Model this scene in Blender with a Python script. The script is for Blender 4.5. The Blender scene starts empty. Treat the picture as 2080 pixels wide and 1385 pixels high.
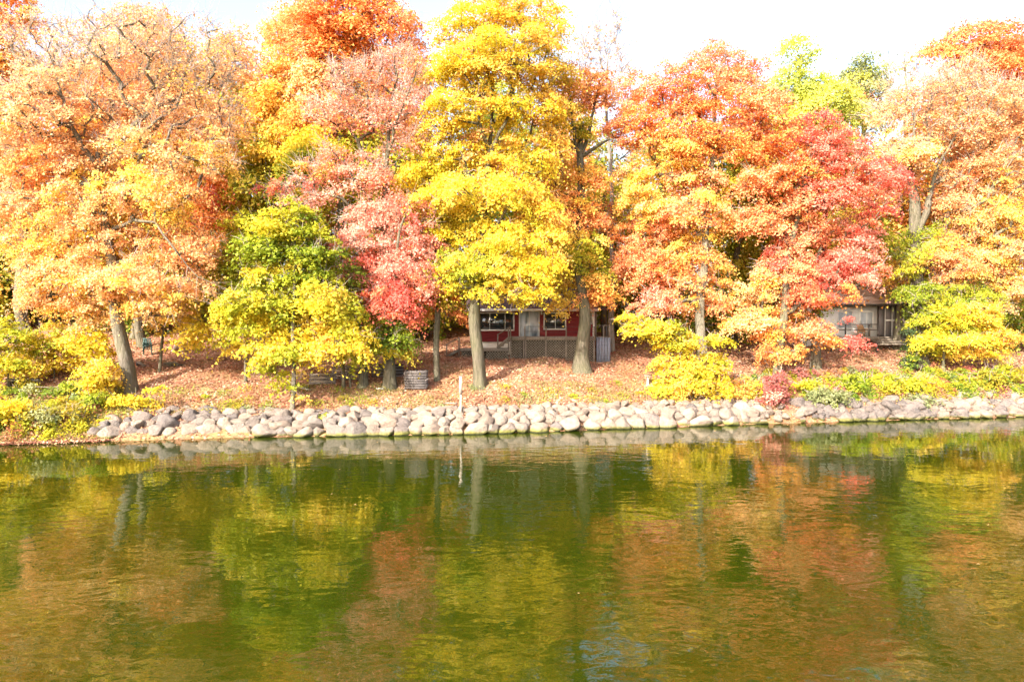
import bpy, math, random
import numpy as np
from mathutils import Vector, Matrix, noise as mnoise

random.seed(7)
rng = np.random.default_rng(11)
S = bpy.context.scene
COL = S.collection

# ------------------------------------------------------------------ camera, light, exposure
F = 1387.0                       # focal length in photograph pixels (24 mm on 36 mm)
CAM_Z = 6.3
PITCH = math.atan(42.0 / F)
cam = bpy.data.cameras.new('camera')
cam.lens = 24.0; cam.sensor_width = 36.0
cam.clip_start = 0.1; cam.clip_end = 3000
cam_o = bpy.data.objects.new('camera', cam)
cam_o.location = (0, 0, CAM_Z)
cam_o.rotation_euler = (math.pi / 2 - PITCH, 0, 0)
COL.objects.link(cam_o); S.camera = cam_o

SUN_DIR = Vector((-0.56, -0.83, 0)).normalized()
SUN_EL = math.radians(31)
to_sun = Vector((SUN_DIR.x * math.cos(SUN_EL), SUN_DIR.y * math.cos(SUN_EL), math.sin(SUN_EL)))
world = bpy.data.worlds.new('World'); S.world = world; world.use_nodes = True
wn = world.node_tree.nodes; wl = world.node_tree.links
sky = wn.new('ShaderNodeTexSky'); sky.sky_type = 'NISHITA'; sky.sun_disc = False
sky.sun_elevation = SUN_EL
sky.sun_rotation = math.atan2(SUN_DIR.x, SUN_DIR.y) % (2 * math.pi)
sky.air_density = 1.0; sky.dust_density = 4.0; sky.ozone_density = 1.0
hs_ = wn.new('ShaderNodeHueSaturation'); hs_.inputs['Saturation'].default_value = .85   # thin high cloud washes the blue out
wl.new(sky.outputs[0], hs_.inputs['Color']); wl.new(hs_.outputs[0], wn['Background'].inputs[0])
wn['Background'].inputs[1].default_value = 0.15

sun = bpy.data.lights.new('sun', 'SUN'); sun.energy = 3.7; sun.angle = math.radians(0.6)
sun.color = (1.0, 0.93, 0.82)
sun_o = bpy.data.objects.new('sun', sun)
sun_o.rotation_euler = to_sun.to_track_quat('Z', 'Y').to_euler()
sun_o.location = (-30, -30, 60); COL.objects.link(sun_o)

S.view_settings.view_transform = 'Standard'
S.view_settings.look = 'None'
S.view_settings.gamma = 1.0
S.view_settings.use_curve_mapping = False
S.view_settings.exposure = 2.02
S.render.engine = 'CYCLES'
S.cycles.max_bounces = 8; S.cycles.diffuse_bounces = 5; S.cycles.glossy_bounces = 2
S.cycles.transmission_bounces = 4; S.cycles.transparent_max_bounces = 6
S.cycles.caustics_reflective = False; S.cycles.caustics_refractive = False


# ------------------------------------------------------------------ geometry of the place
def W(px, py, D):
    """world point whose depth is D and that the photograph shows at (px, py)"""
    u = (px - 1040.0) / F; v = (692.5 - py) / F
    y = math.cos(PITCH) + v * math.sin(PITCH)
    z = -math.sin(PITCH) + v * math.cos(PITCH)
    k = D / y
    return np.array((u * k, D, CAM_Z + z * k))


SHX = [-600, -60, -25.7, -21.9, -14.7, -2.8, 6.2, 15.4, 23.3, 33, 60, 600]
SHY = [-40, 29, 34.2, 35.0, 36.4, 37.3, 39.2, 41.2, 42.6, 44.1, 50, 150]
PS = [-200, -60, -8, -1.2, 0, 0.5, 2.2, 5.2, 8, 11, 14, 30, 60, 120, 700]
PZ = [-12, -6, -2, -.5, -.1, .12, 1.0, 2.25, 3.0, 3.5, 3.85, 6.0, 10.5, 14, 17]


def shore(x): return np.interp(x, SHX, SHY)


def ground(x, y):
    x = np.asarray(x, float); y = np.asarray(y, float)
    s = y - shore(x)
    z = np.interp(s, PS, PZ)
    t = np.clip((x - 12) / 12, 0, 1) * np.clip((s - 6) / 6, 0, 1)
    z = z + .45 * t
    w = np.clip((s - 1.5) / 3, 0, 1)
    z = z + w * (.07 * np.sin(x * .9 + 1.3 * np.sin(y * .5)) + .05 * np.sin(x * 2.3 + y * 1.7) + .04 * np.sin(y * 2.9 - x * 1.1))
    return z


def G(x, y): return float(ground(x, y))


def hit(px, py):
    """where the line of sight through (px, py) meets the ground"""
    lo = None
    for D in np.arange(34, 90, .1):
        p = W(px, py, D)
        if p[2] <= G(p[0], p[1]): return p
    return W(px, py, 60)


# ------------------------------------------------------------------ object helpers
def link(o, parent=None):
    COL.objects.link(o)
    if parent is not None: o.parent = parent
    return o


def tag(o, label=None, cat=None, group=None, kind=None):
    if label: o['label'] = label
    if cat: o['category'] = cat
    if group: o['group'] = group
    if kind: o['kind'] = kind
    return o


def empty(name, loc, label, cat, group=None, rz=0):
    o = bpy.data.objects.new(name, None); o.location = [float(c) for c in loc]; o.rotation_euler = (0, 0, rz)
    o.empty_display_size = .3
    link(o); return tag(o, label, cat, group)


def np_mesh(name, V, Fq, mat, smooth=False):
    """mesh from arrays; Fq is (n,3) or (n,4), or a list of such arrays"""
    me = bpy.data.meshes.new(name)
    V = np.asarray(V, np.float32)
    if not isinstance(Fq, list): Fq = [Fq]
    idx = np.concatenate([f.ravel() for f in Fq]).astype(np.int32)
    tot = np.concatenate([np.full(len(f), f.shape[1]) for f in Fq])
    st = np.concatenate(([0], np.cumsum(tot)[:-1])).astype(np.int32)
    me.vertices.add(len(V)); me.vertices.foreach_set('co', V.ravel())
    me.loops.add(len(idx)); me.loops.foreach_set('vertex_index', idx)
    me.polygons.add(len(st)); me.polygons.foreach_set('loop_start', st)
    if smooth: me.polygons.foreach_set('use_smooth', np.ones(len(st), bool))
    me.update(calc_edges=True)
    if mat: me.materials.append(mat)
    return me


class MB:
    """collects boxes, bars and tubes into one mesh"""
    def __init__(s): s.V = []; s.Q = []; s.n = 0

    def add(s, V, Q):
        V = np.asarray(V, float); Q = np.asarray(Q, int)
        s.V.append(V); s.Q.append(Q + s.n); s.n += len(V)

    def box(s, x0, x1, y0, y1, z0, z1):
        V = [(x, y, z) for x in (x0, x1) for y in (y0, y1) for z in (z0, z1)]
        s.add(V, [(0, 1, 3, 2), (4, 6, 7, 5), (0, 4, 5, 1), (2, 3, 7, 6), (0, 2, 6, 4), (1, 5, 7, 3)])
        return s

    def bar(s, a, b, w, h, up=(0, 0, 1)):
        a = Vector(a); b = Vector(b); t = (b - a).normalized(); u = Vector(up)
        r = t.cross(u)
        if r.length < 1e-4: r = t.cross(Vector((1, 0, 0)))
        r.normalize(); u = r.cross(t)
        V = []
        for p in (a, b):
            for i, j in ((-1, -1), (1, -1), (1, 1), (-1, 1)):
                V.append(p + r * (i * w / 2) + u * (j * h / 2))
        s.add([tuple(v) for v in V], [(0, 3, 2, 1), (4, 5, 6, 7), (0, 1, 5, 4), (1, 2, 6, 5), (2, 3, 7, 6), (3, 0, 4, 7)])
        return s

    def tube(s, P, R, n=8):
        V, Q = sweep(np.asarray(P, float), np.asarray(R, float), n); s.add(V, Q); return s

    def build(s, name, mat, parent=None, smooth=False, bevel=0):
        Q = np.concatenate(s.Q)
        me = np_mesh(name, np.concatenate(s.V), Q, mat, smooth)
        o = link(bpy.data.objects.new(name, me), parent)
        if parent is not None:
            o.matrix_parent_inverse = parent_inv(parent)
        if bevel:
            m = o.modifiers.new('bevel', 'BEVEL'); m.width = bevel; m.segments = 2
        return o


def parent_inv(p):
    """meshes under an Empty hold world coordinates; those under such a mesh need no inverse"""
    if p.type != 'EMPTY': return Matrix.Identity(4)
    return Matrix.LocRotScale(p.location, p.rotation_euler, None).inverted()


def sweep(P, R, n=8, cap=True):
    m = len(P)
    T = np.gradient(P, axis=0); T /= np.linalg.norm(T, axis=1)[:, None] + 1e-9
    ref = np.array((1., 0, 0)) if abs(T[0, 0]) < .8 else np.array((0, 1., 0))
    A = np.cross(T, ref); A /= np.linalg.norm(A, axis=1)[:, None] + 1e-9
    B = np.cross(T, A)
    an = np.arange(n) * 2 * np.pi / n
    R = np.asarray(R)
    if R.ndim == 1: R = R[:, None] * np.ones(n)[None]
    V = P[:, None, :] + R[:, :, None] * (np.cos(an)[None, :, None] * A[:, None, :] + np.sin(an)[None, :, None] * B[:, None, :])
    i = np.arange(m - 1)[:, None] * n; j = np.arange(n)[None]; k = (j + 1) % n
    Q = np.stack([i + j, i + k, i + n + k, i + n + j], -1).reshape(-1, 4)
    return V.reshape(-1, 3), Q


# ------------------------------------------------------------------ materials
def mat(name):
    m = bpy.data.materials.new(name); m.use_nodes = True
    nt = m.node_tree; b = nt.nodes['Principled BSDF']
    return m, nt, b


def N(nt, kind, **kw):
    n = nt.nodes.new(kind)
    for k, v in kw.items():
        if k in n.inputs: n.inputs[k].default_value = v
        else: setattr(n, k, v)
    return n


def ramp(nt, fac, stops):
    r = nt.nodes.new('ShaderNodeValToRGB')
    e = r.color_ramp.elements
    while len(e) < len(stops): e.new(.5)
    for q, (p, c) in zip(e, stops): q.position = p; q.color = (*c, 1)
    nt.links.new(fac, r.inputs[0]); return r.outputs[0]


def mixc(nt, fac, a, b, mode='MIX'):
    m = nt.nodes.new('ShaderNodeMix'); m.data_type = 'RGBA'; m.blend_type = mode
    for s, v in ((0, fac), (6, a), (7, b)):
        if isinstance(v, (int, float)): m.inputs[s].default_value = v
        elif isinstance(v, tuple): m.inputs[s].default_value = (*v, 1)
        else: nt.links.new(v, m.inputs[s])
    return m.outputs[2]


def math_n(nt, op, a, b=None):
    m = nt.nodes.new('ShaderNodeMath'); m.operation = op
    for s, v in ((0, a), (1, b)):
        if v is None: continue
        if isinstance(v, (int, float)): m.inputs[s].default_value = v
        else: nt.links.new(v, m.inputs[s])
    return m.outputs[0]


def noise_n(nt, scale, detail=4, rough=.55, mapping=None, coord='Object', dist=0.0):
    tc = nt.nodes.new('ShaderNodeTexCoord')
    v = tc.outputs['Object']
    if coord == 'Position':
        v = nt.nodes.new('ShaderNodeNewGeometry').outputs['Position']
    if mapping:
        mp = nt.nodes.new('ShaderNodeMapping'); mp.inputs['Scale'].default_value = mapping
        nt.links.new(v, mp.inputs[0]); v = mp.outputs[0]
    n = nt.nodes.new('ShaderNodeTexNoise')
    n.inputs['Scale'].default_value = scale; n.inputs['Detail'].default_value = detail; n.inputs['Roughness'].default_value = rough
    n.inputs['Distortion'].default_value = dist
    nt.links.new(v, n.inputs['Vector'])
    return n.outputs['Fac']


def bump(nt, b, h, strength=.5, dist=.02):
    n = nt.nodes.new('ShaderNodeBump'); n.inputs['Strength'].default_value = strength; n.inputs['Distance'].default_value = dist
    nt.links.new(h, n.inputs['Height']); nt.links.new(n.outputs[0], b.inputs['Normal']); return n


def simple(name, c, c2=None, rough=.7, scale=6, mapping=None, bs=.3, bd=.01, spec=.3):
    m, nt, b = mat(name)
    f = noise_n(nt, scale, 5, .6, mapping)
    c2 = c2 or tuple(x * .7 for x in c)
    nt.links.new(ramp(nt, f, [(.3, c2), (.7, c)]), b.inputs['Base Color'])
    b.inputs['Roughness'].default_value = rough
    b.inputs['Specular IOR Level'].default_value = spec
    if bs: bump(nt, b, f, bs, bd)
    return m


def leaf_material(name, trans=.45, rough=.6, spec=.35):
    m, nt, b = mat(name)
    at = nt.nodes.new('ShaderNodeAttribute'); at.attribute_name = 'leaf_colour'
    nt.links.new(at.outputs['Color'], b.inputs['Base Color'])
    b.inputs['Roughness'].default_value = rough; b.inputs['Specular IOR Level'].default_value = spec
    t = nt.nodes.new('ShaderNodeBsdfTranslucent')
    nt.links.new(at.outputs['Color'], t.inputs['Color'])
    mx = nt.nodes.new('ShaderNodeMixShader'); mx.inputs[0].default_value = trans
    nt.links.new(b.outputs[0], mx.inputs[1]); nt.links.new(t.outputs[0], mx.inputs[2])
    nt.links.new(mx.outputs[0], nt.nodes['Material Output'].inputs[0])
    return m


M = {}
M['leaf'] = leaf_material('autumn_leaves')
M['litter'] = leaf_material('fallen_leaf_litter', .1, .7, .2)
M['grass'] = leaf_material('grass_blades', .3, .6, .3)


def bark(name, a, b_, c):
    m, nt, b = mat(name)
    f = noise_n(nt, 2.6, 6, .7, (3.4, 3.4, .5))
    g = noise_n(nt, .8, 3, .5)
    col = ramp(nt, f, [(.3, a), (.52, b_), (.75, c)])
    col = mixc(nt, math_n(nt, 'MULTIPLY', g, .5), col, (.16, .17, .07))
    nt.links.new(col, b.inputs['Base Color'])
    b.inputs['Roughness'].default_value = .9; b.inputs['Specular IOR Level'].default_value = .15
    bump(nt, b, f, 1.0, .12)
    return m


M['bark'] = bark('maple_bark', (.03, .024, .02), (.105, .082, .068), (.2, .16, .135))
M['bark_pale'] = bark('pale_bark', (.06, .048, .04), (.15, .12, .105), (.25, .21, .185))
M['bark_dark'] = bark('dark_bark', (.04, .03, .025), (.13, .1, .085), (.22, .18, .15))
M['bark_birch'] = bark('birch_bark', (.15, .13, .12), (.33, .3, .28), (.45, .42, .39))
M['twig'] = simple('twig_bark', (.38, .31, .27), (.22, .17, .14), .85, 3, bs=0)
M['twig_dark'] = simple('dark_twig_bark', (.16, .12, .1), (.09, .065, .05), .9, 3, bs=0)

# --- ground
m, nt, b = mat('leaf_litter_ground')
f1 = noise_n(nt, 9, 6, .7, coord='Position'); f2 = noise_n(nt, .35, 4, .6, coord='Position'); f3 = noise_n(nt, 2.2, 4, .6, coord='Position')
lit = ramp(nt, f1, [(.25, (.13, .06, .035)), (.45, (.26, .125, .075)), (.6, (.36, .19, .12)), (.78, (.44, .28, .19))])
grs = ramp(nt, f1, [(.3, (.09, .1, .02)), (.6, (.27, .26, .07)), (.8, (.42, .38, .15))])
gm = ramp(nt, math_n(nt, 'ADD', math_n(nt, 'MULTIPLY', f2, .6), math_n(nt, 'MULTIPLY', f3, .4)), [(.46, (0, 0, 0)), (.6, (1, 1, 1))])
col = mixc(nt, math_n(nt, 'MULTIPLY', gm, .4), lit, grs)
nt.links.new(col, b.inputs['Base Color']); b.inputs['Roughness'].default_value = .95; b.inputs['Specular IOR Level'].default_value = .1
bump(nt, b, f1, .8, .06)
M['ground'] = m

# --- water
m, nt, b = mat('lake_water')
b.inputs['Base Color'].default_value = (.017, .025, .0011, 1)
b.inputs['Roughness'].default_value = .015; b.inputs['IOR'].default_value = 1.47
na = noise_n(nt, 1.15, 1, .35, (.75, 1.2, 1), 'Position', .8)
nb = noise_n(nt, 4.2, 1.5, .45, (.75, 1.1, 1), 'Position', .5)
nc = noise_n(nt, .22, 1.5, .4, (.8, 1.2, 1), 'Position')
nd = noise_n(nt, .05, 2, .5, coord='Position')                   # breezy and calm patches
calm = ramp(nt, nd, [(.35, (.45, .45, .45)), (.65, (1.25, 1.25, 1.25))])
h = math_n(nt, 'ADD', math_n(nt, 'MULTIPLY', na, .013), math_n(nt, 'MULTIPLY', nb, .0042))
h = math_n(nt, 'ADD', math_n(nt, 'MULTIPLY', h, calm), math_n(nt, 'MULTIPLY', nc, .03))
bump(nt, b, h, 1.0, 1.0)
M['water'] = m

# --- stones
m, nt, b = mat('field_stone')
oi = nt.nodes.new('ShaderNodeObjectInfo')
f = noise_n(nt, 2.2, 6, .65); f5 = noise_n(nt, 14, 4, .6)
base = ramp(nt, oi.outputs['Random'], [(0, (.29, .225, .175)), (.2, (.36, .27, .21)), (.4, (.42, .34, .265)), (.6, (.26, .215, .18)), (.8, (.47, .385, .305)), (1, (.32, .24, .19))])
col = mixc(nt, .8, base, ramp(nt, f, [(.25, (.45, .42, .4)), (.5, (.85, .83, .82)), (.8, (1.15, 1.1, 1.06))]), 'MULTIPLY')
col = mixc(nt, math_n(nt, 'MULTIPLY', f5, .35), col, (.25, .2, .17))
geo = nt.nodes.new('ShaderNodeNewGeometry'); sp = nt.nodes.new('ShaderNodeSeparateXYZ'); nt.links.new(geo.outputs['Position'], sp.inputs[0])
fz = math_n(nt, 'ADD', sp.outputs['Z'], math_n(nt, 'MULTIPLY', math_n(nt, 'SUBTRACT', noise_n(nt, .8, 3, .6, coord='Position'), .5), .42))
alg = ramp(nt, fz, [(.06, (.9, .9, .9)), (.16, (.55, .55, .55)), (.24, (0, 0, 0))])
algc = ramp(nt, f, [(.3, (.1, .11, .012)), (.7, (.28, .26, .04))])
col = mixc(nt, alg, col, algc)
col = mixc(nt, ramp(nt, sp.outputs['Z'], [(.03, (1, 1, 1)), (.1, (0, 0, 0))]), col, (.03, .03, .012))
nt.links.new(col, b.inputs['Base Color']); b.inputs['Roughness'].default_value = .85; b.inputs['Specular IOR Level'].default_value = .25
bump(nt, b, math_n(nt, 'ADD', f, math_n(nt, 'MULTIPLY', f5, .5)), 1.0, .22)
M['stone'] = m
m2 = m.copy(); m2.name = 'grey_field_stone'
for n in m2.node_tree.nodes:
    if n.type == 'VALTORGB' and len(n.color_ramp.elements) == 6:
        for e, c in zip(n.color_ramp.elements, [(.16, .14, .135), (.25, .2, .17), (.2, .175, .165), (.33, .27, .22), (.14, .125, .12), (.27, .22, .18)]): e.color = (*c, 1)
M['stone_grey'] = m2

M['red'] = simple('red_siding', (.22, .022, .025), (.15, .012, .014), .6, 5, (.6, 1, 6), .2, .004)
M['white'] = simple('white_paint', (.78, .77, .74), (.62, .61, .58), .5, 3, bs=.1, bd=.003)
M['skirt'] = simple('white_skirting', (.72, .68, .6), (.5, .46, .4), .7, 2)
M['wood'] = simple('weathered_deck_wood', (.24, .2, .16), (.13, .105, .08), .85, 5, (4, 1, 1), .4, .005)
M['greywood'] = simple('grey_weathered_wood', (.24, .21, .195), (.1, .085, .08), .9, 6, (1, 4, 4), .4, .006)
M['darkwood'] = simple('dark_wet_wood', (.09, .075, .065), (.045, .035, .03), .9, 6)
M['lattice'] = simple('wood_lattice', (.22, .185, .14), (.14, .115, .085), .8, 5)
M['void'] = simple('dark_void_shade', (.025, .02, .016), (.015, .012, .01), .95, 4)  # near-black paint for the shade behind lattice, also on the shelter back board
M['bluegrey'] = simple('blue_grey_panel', (.2, .22, .27), (.13, .14, .18), .7, 2, (1, 1, 8))
M['metal_dark'] = simple('dark_metal', (.06, .06, .065), (.03, .03, .03), .5, 8)
M['plastic_green'] = simple('green_plastic', (.04, .09, .08), (.025, .06, .055), .45, 3, bs=0)
M['tablered'] = simple('faded_red_paint', (.3, .11, .1), (.2, .08, .07), .7, 4)
M['tan'] = simple('tan_plywood', (.5, .36, .26), (.36, .24, .16), .8, 3)
M['slab'] = simple('pale_stone_slab', (.33, .26, .22), (.22, .17, .14), .9, 4)
M['post'] = simple('bleached_post_wood', (.4, .34, .28), (.26, .21, .17), .85, 8, (4, 4, .6))
M['orangewood'] = simple('oiled_chair_wood', (.42, .24, .11), (.3, .16, .07), .6, 4)


def shingle(name, a, c):
    m, nt, b = mat(name)
    tc = nt.nodes.new('ShaderNodeTexCoord')
    br = nt.nodes.new('ShaderNodeTexBrick')
    br.inputs['Color1'].default_value = (*a, 1); br.inputs['Color2'].default_value = (*c, 1); br.inputs['Mortar'].default_value = (*[x * .45 for x in a], 1)
    br.inputs['Scale'].default_value = 1; br.inputs['Brick Width'].default_value = .34; br.inputs['Row Height'].default_value = .15
    br.inputs['Mortar Size'].default_value = .012
    nt.links.new(tc.outputs['Object'], br.inputs['Vector'])
    f = noise_n(nt, 3, 5, .6)
    nt.links.new(mixc(nt, math_n(nt, 'MULTIPLY', f, .5), br.outputs['Color'], tuple(x * 1.3 for x in c)), b.inputs['Base Color'])
    b.inputs['Roughness'].default_value = .9
    return m


M['roof_dark'] = shingle('plum_brown_shingles', (.085, .055, .06), (.12, .075, .08))
M['roof_tan'] = shingle('tan_pink_shingles', (.44, .31, .26), (.52, .39, .33))
m, nt, b = mat('window_glass')
b.inputs['Base Color'].default_value = (.02, .025, .025, 1); b.inputs['Roughness'].default_value = .03; b.inputs['IOR'].default_value = 1.6
b.inputs['Specular IOR Level'].default_value = .9
bump(nt, b, noise_n(nt, 1.5, 2), .15, .01)
M['glass'] = m
m, nt, b = mat('door_glass_sky_reflection')
f = noise_n(nt, 1.1, 2, .5, (2, 1, .8))
nt.links.new(ramp(nt, f, [(.35, (.14, .18, .22)), (.55, (.55, .62, .7))]), b.inputs['Base Color'])  # pale blue patches paint the lake and sky reflection into the pane
b.inputs['Roughness'].default_value = .05; b.inputs['Specular IOR Level'].default_value = .9
M['door_reflection_glass'] = m
M['curtain'] = simple('grey_blue_curtain', (.62, .66, .7), (.3, .34, .38), .8, 1.2, (2, 1, .7), bs=0)
M['screen'] = simple('insect_screen', (.2, .18, .18), (.12, .11, .11), .6, 1.2, (2.5, 1, .5), bs=0)

# ------------------------------------------------------------------ ground and water
gx = np.concatenate([np.array([-600, -400, -260, -170, -120, -90, -70]), np.arange(-55, 62.1, .55), np.array([75, 95, 130, 180, 270, 400, 600])])
gy = np.concatenate([np.array([-300, -200, -120, -60, -20, 0, 14, 22, 27]), np.arange(30, 66, .4), np.arange(66, 110, 2.5), np.array([115, 130, 160, 220, 320, 500, 750])])
X, Y = np.meshgrid(gx, gy)
Z = ground(X, Y)
nx, ny = len(gx), len(gy)
i = (np.arange(ny - 1)[:, None] * nx + np.arange(nx - 1)[None]).ravel()
Q = np.stack([i, i + 1, i + nx + 1, i + nx], -1)
me = np_mesh('ground', np.stack([X.ravel(), Y.ravel(), Z.ravel()], -1), Q, M['ground'], True)
tag(link(bpy.data.objects.new('ground', me)), kind='structure')

wx = np.array([-600, -200, -60, 60, 200, 600]); wy = np.array([-300, -80, 0, 20, 40, 150.])
X, Y = np.meshgrid(wx, wy); nx = len(wx)
i = (np.arange(len(wy) - 1)[:, None] * nx + np.arange(nx - 1)[None]).ravel()
me = np_mesh('lake_water', np.stack([X.ravel(), Y.ravel(), 0 * X.ravel()], -1), np.stack([i, i + 1, i + nx + 1, i + nx], -1), M['water'])
tag(link(bpy.data.objects.new('lake_water', me)), kind='structure')

# ------------------------------------------------------------------ foliage
PAL = {
    'peach': [(.82, .52, .26), (.80, .47, .22), (.82, .57, .27), (.80, .42, .18)],
    'orange': [(.82, .36, .09), (.80, .29, .07), (.82, .42, .11), (.80, .33, .12)],
    'burnt': [(.68, .27, .09), (.64, .22, .08), (.70, .34, .10)],
    'gold': [(.82, .59, .08), (.82, .53, .09), (.84, .62, .14), (.82, .48, .10)],
    'yellow': [(.78, .60, .04), (.74, .58, .045), (.62, .54, .035), (.80, .59, .08)],
    'lime': [(.44, .44, .03), (.36, .40, .025), (.28, .35, .025), (.54, .49, .03)],
    'green': [(.14, .22, .02), (.20, .28, .025), (.25, .31, .025)],
    'olive': [(.42, .35, .03), (.34, .31, .025), (.48, .36, .03)],
    'red': [(.79, .20, .13), (.79, .24, .15), (.76, .16, .13), (.80, .26, .12)],
    'pink': [(.82, .40, .30), (.80, .33, .24), (.82, .46, .33)],
    'salmon': [(.82, .40, .20), (.80, .34, .16), (.82, .45, .20), (.80, .32, .12)],
    'rust': [(.40, .15, .07), (.46, .20, .10), (.5, .26, .14)],
    'wine': [(.45, .14, .12), (.5, .19, .16), (.38, .1, .09)],
    'sage': [(.26, .29, .12), (.26, .31, .13), (.36, .37, .17)],
    'chartreuse': [(.56, .60, .10), (.48, .55, .08), (.64, .62, .12)],
    'pine': [(.05, .09, .03), (.07, .11, .04)],
}


def pal_pick(spec, n):
    """n colours out of a spec such as 'gold+peach' (first twice as often)"""
    parts = spec.split('+')
    w = np.array([2.0] + [1.0] * (len(parts) - 1)); w /= w.sum()
    which = rng.choice(len(parts), n, p=w)
    out = np.zeros((n, 3))
    for k, p in enumerate(parts):
        c = np.array(PAL[p]); mk = which == k
        out[mk] = c[rng.integers(0, len(c), mk.sum())]
    return out


def unit(v): return v / (np.linalg.norm(v, axis=-1, keepdims=True) + 1e-9)


def leaf_quads(C, Nn, L, cols, name, material, parent=None, aspect=.85):
    n = len(C)
    r = unit(rng.normal(size=(n, 3)))
    t = unit(np.cross(Nn, r)); bb = np.cross(Nn, t)
    L = L[:, None]
    f = Nn * L * .1
    V = np.stack([C - t * L * .55, C + bb * L * aspect * .55 + t * L * .3 + f, C - bb * L * aspect * .55 + t * L * .45 - f], 1).reshape(-1, 3)
    Qd = np.arange(n * 3).reshape(-1, 3)
    me = np_mesh(name, V, Qd, material)
    a = me.attributes.new('leaf_colour', 'FLOAT_COLOR', 'FACE')
    a.data.foreach_set('color', np.concatenate([cols, np.ones((n, 1))], 1).astype(np.float32).ravel())
    return link(bpy.data.objects.new(name, me), parent)


def wide(L, f): return [(l[0], l[1], l[2] * f) + tuple(l[3:]) for l in L]


STATS = {'leaf': 0, 'branch': 0}


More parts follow.
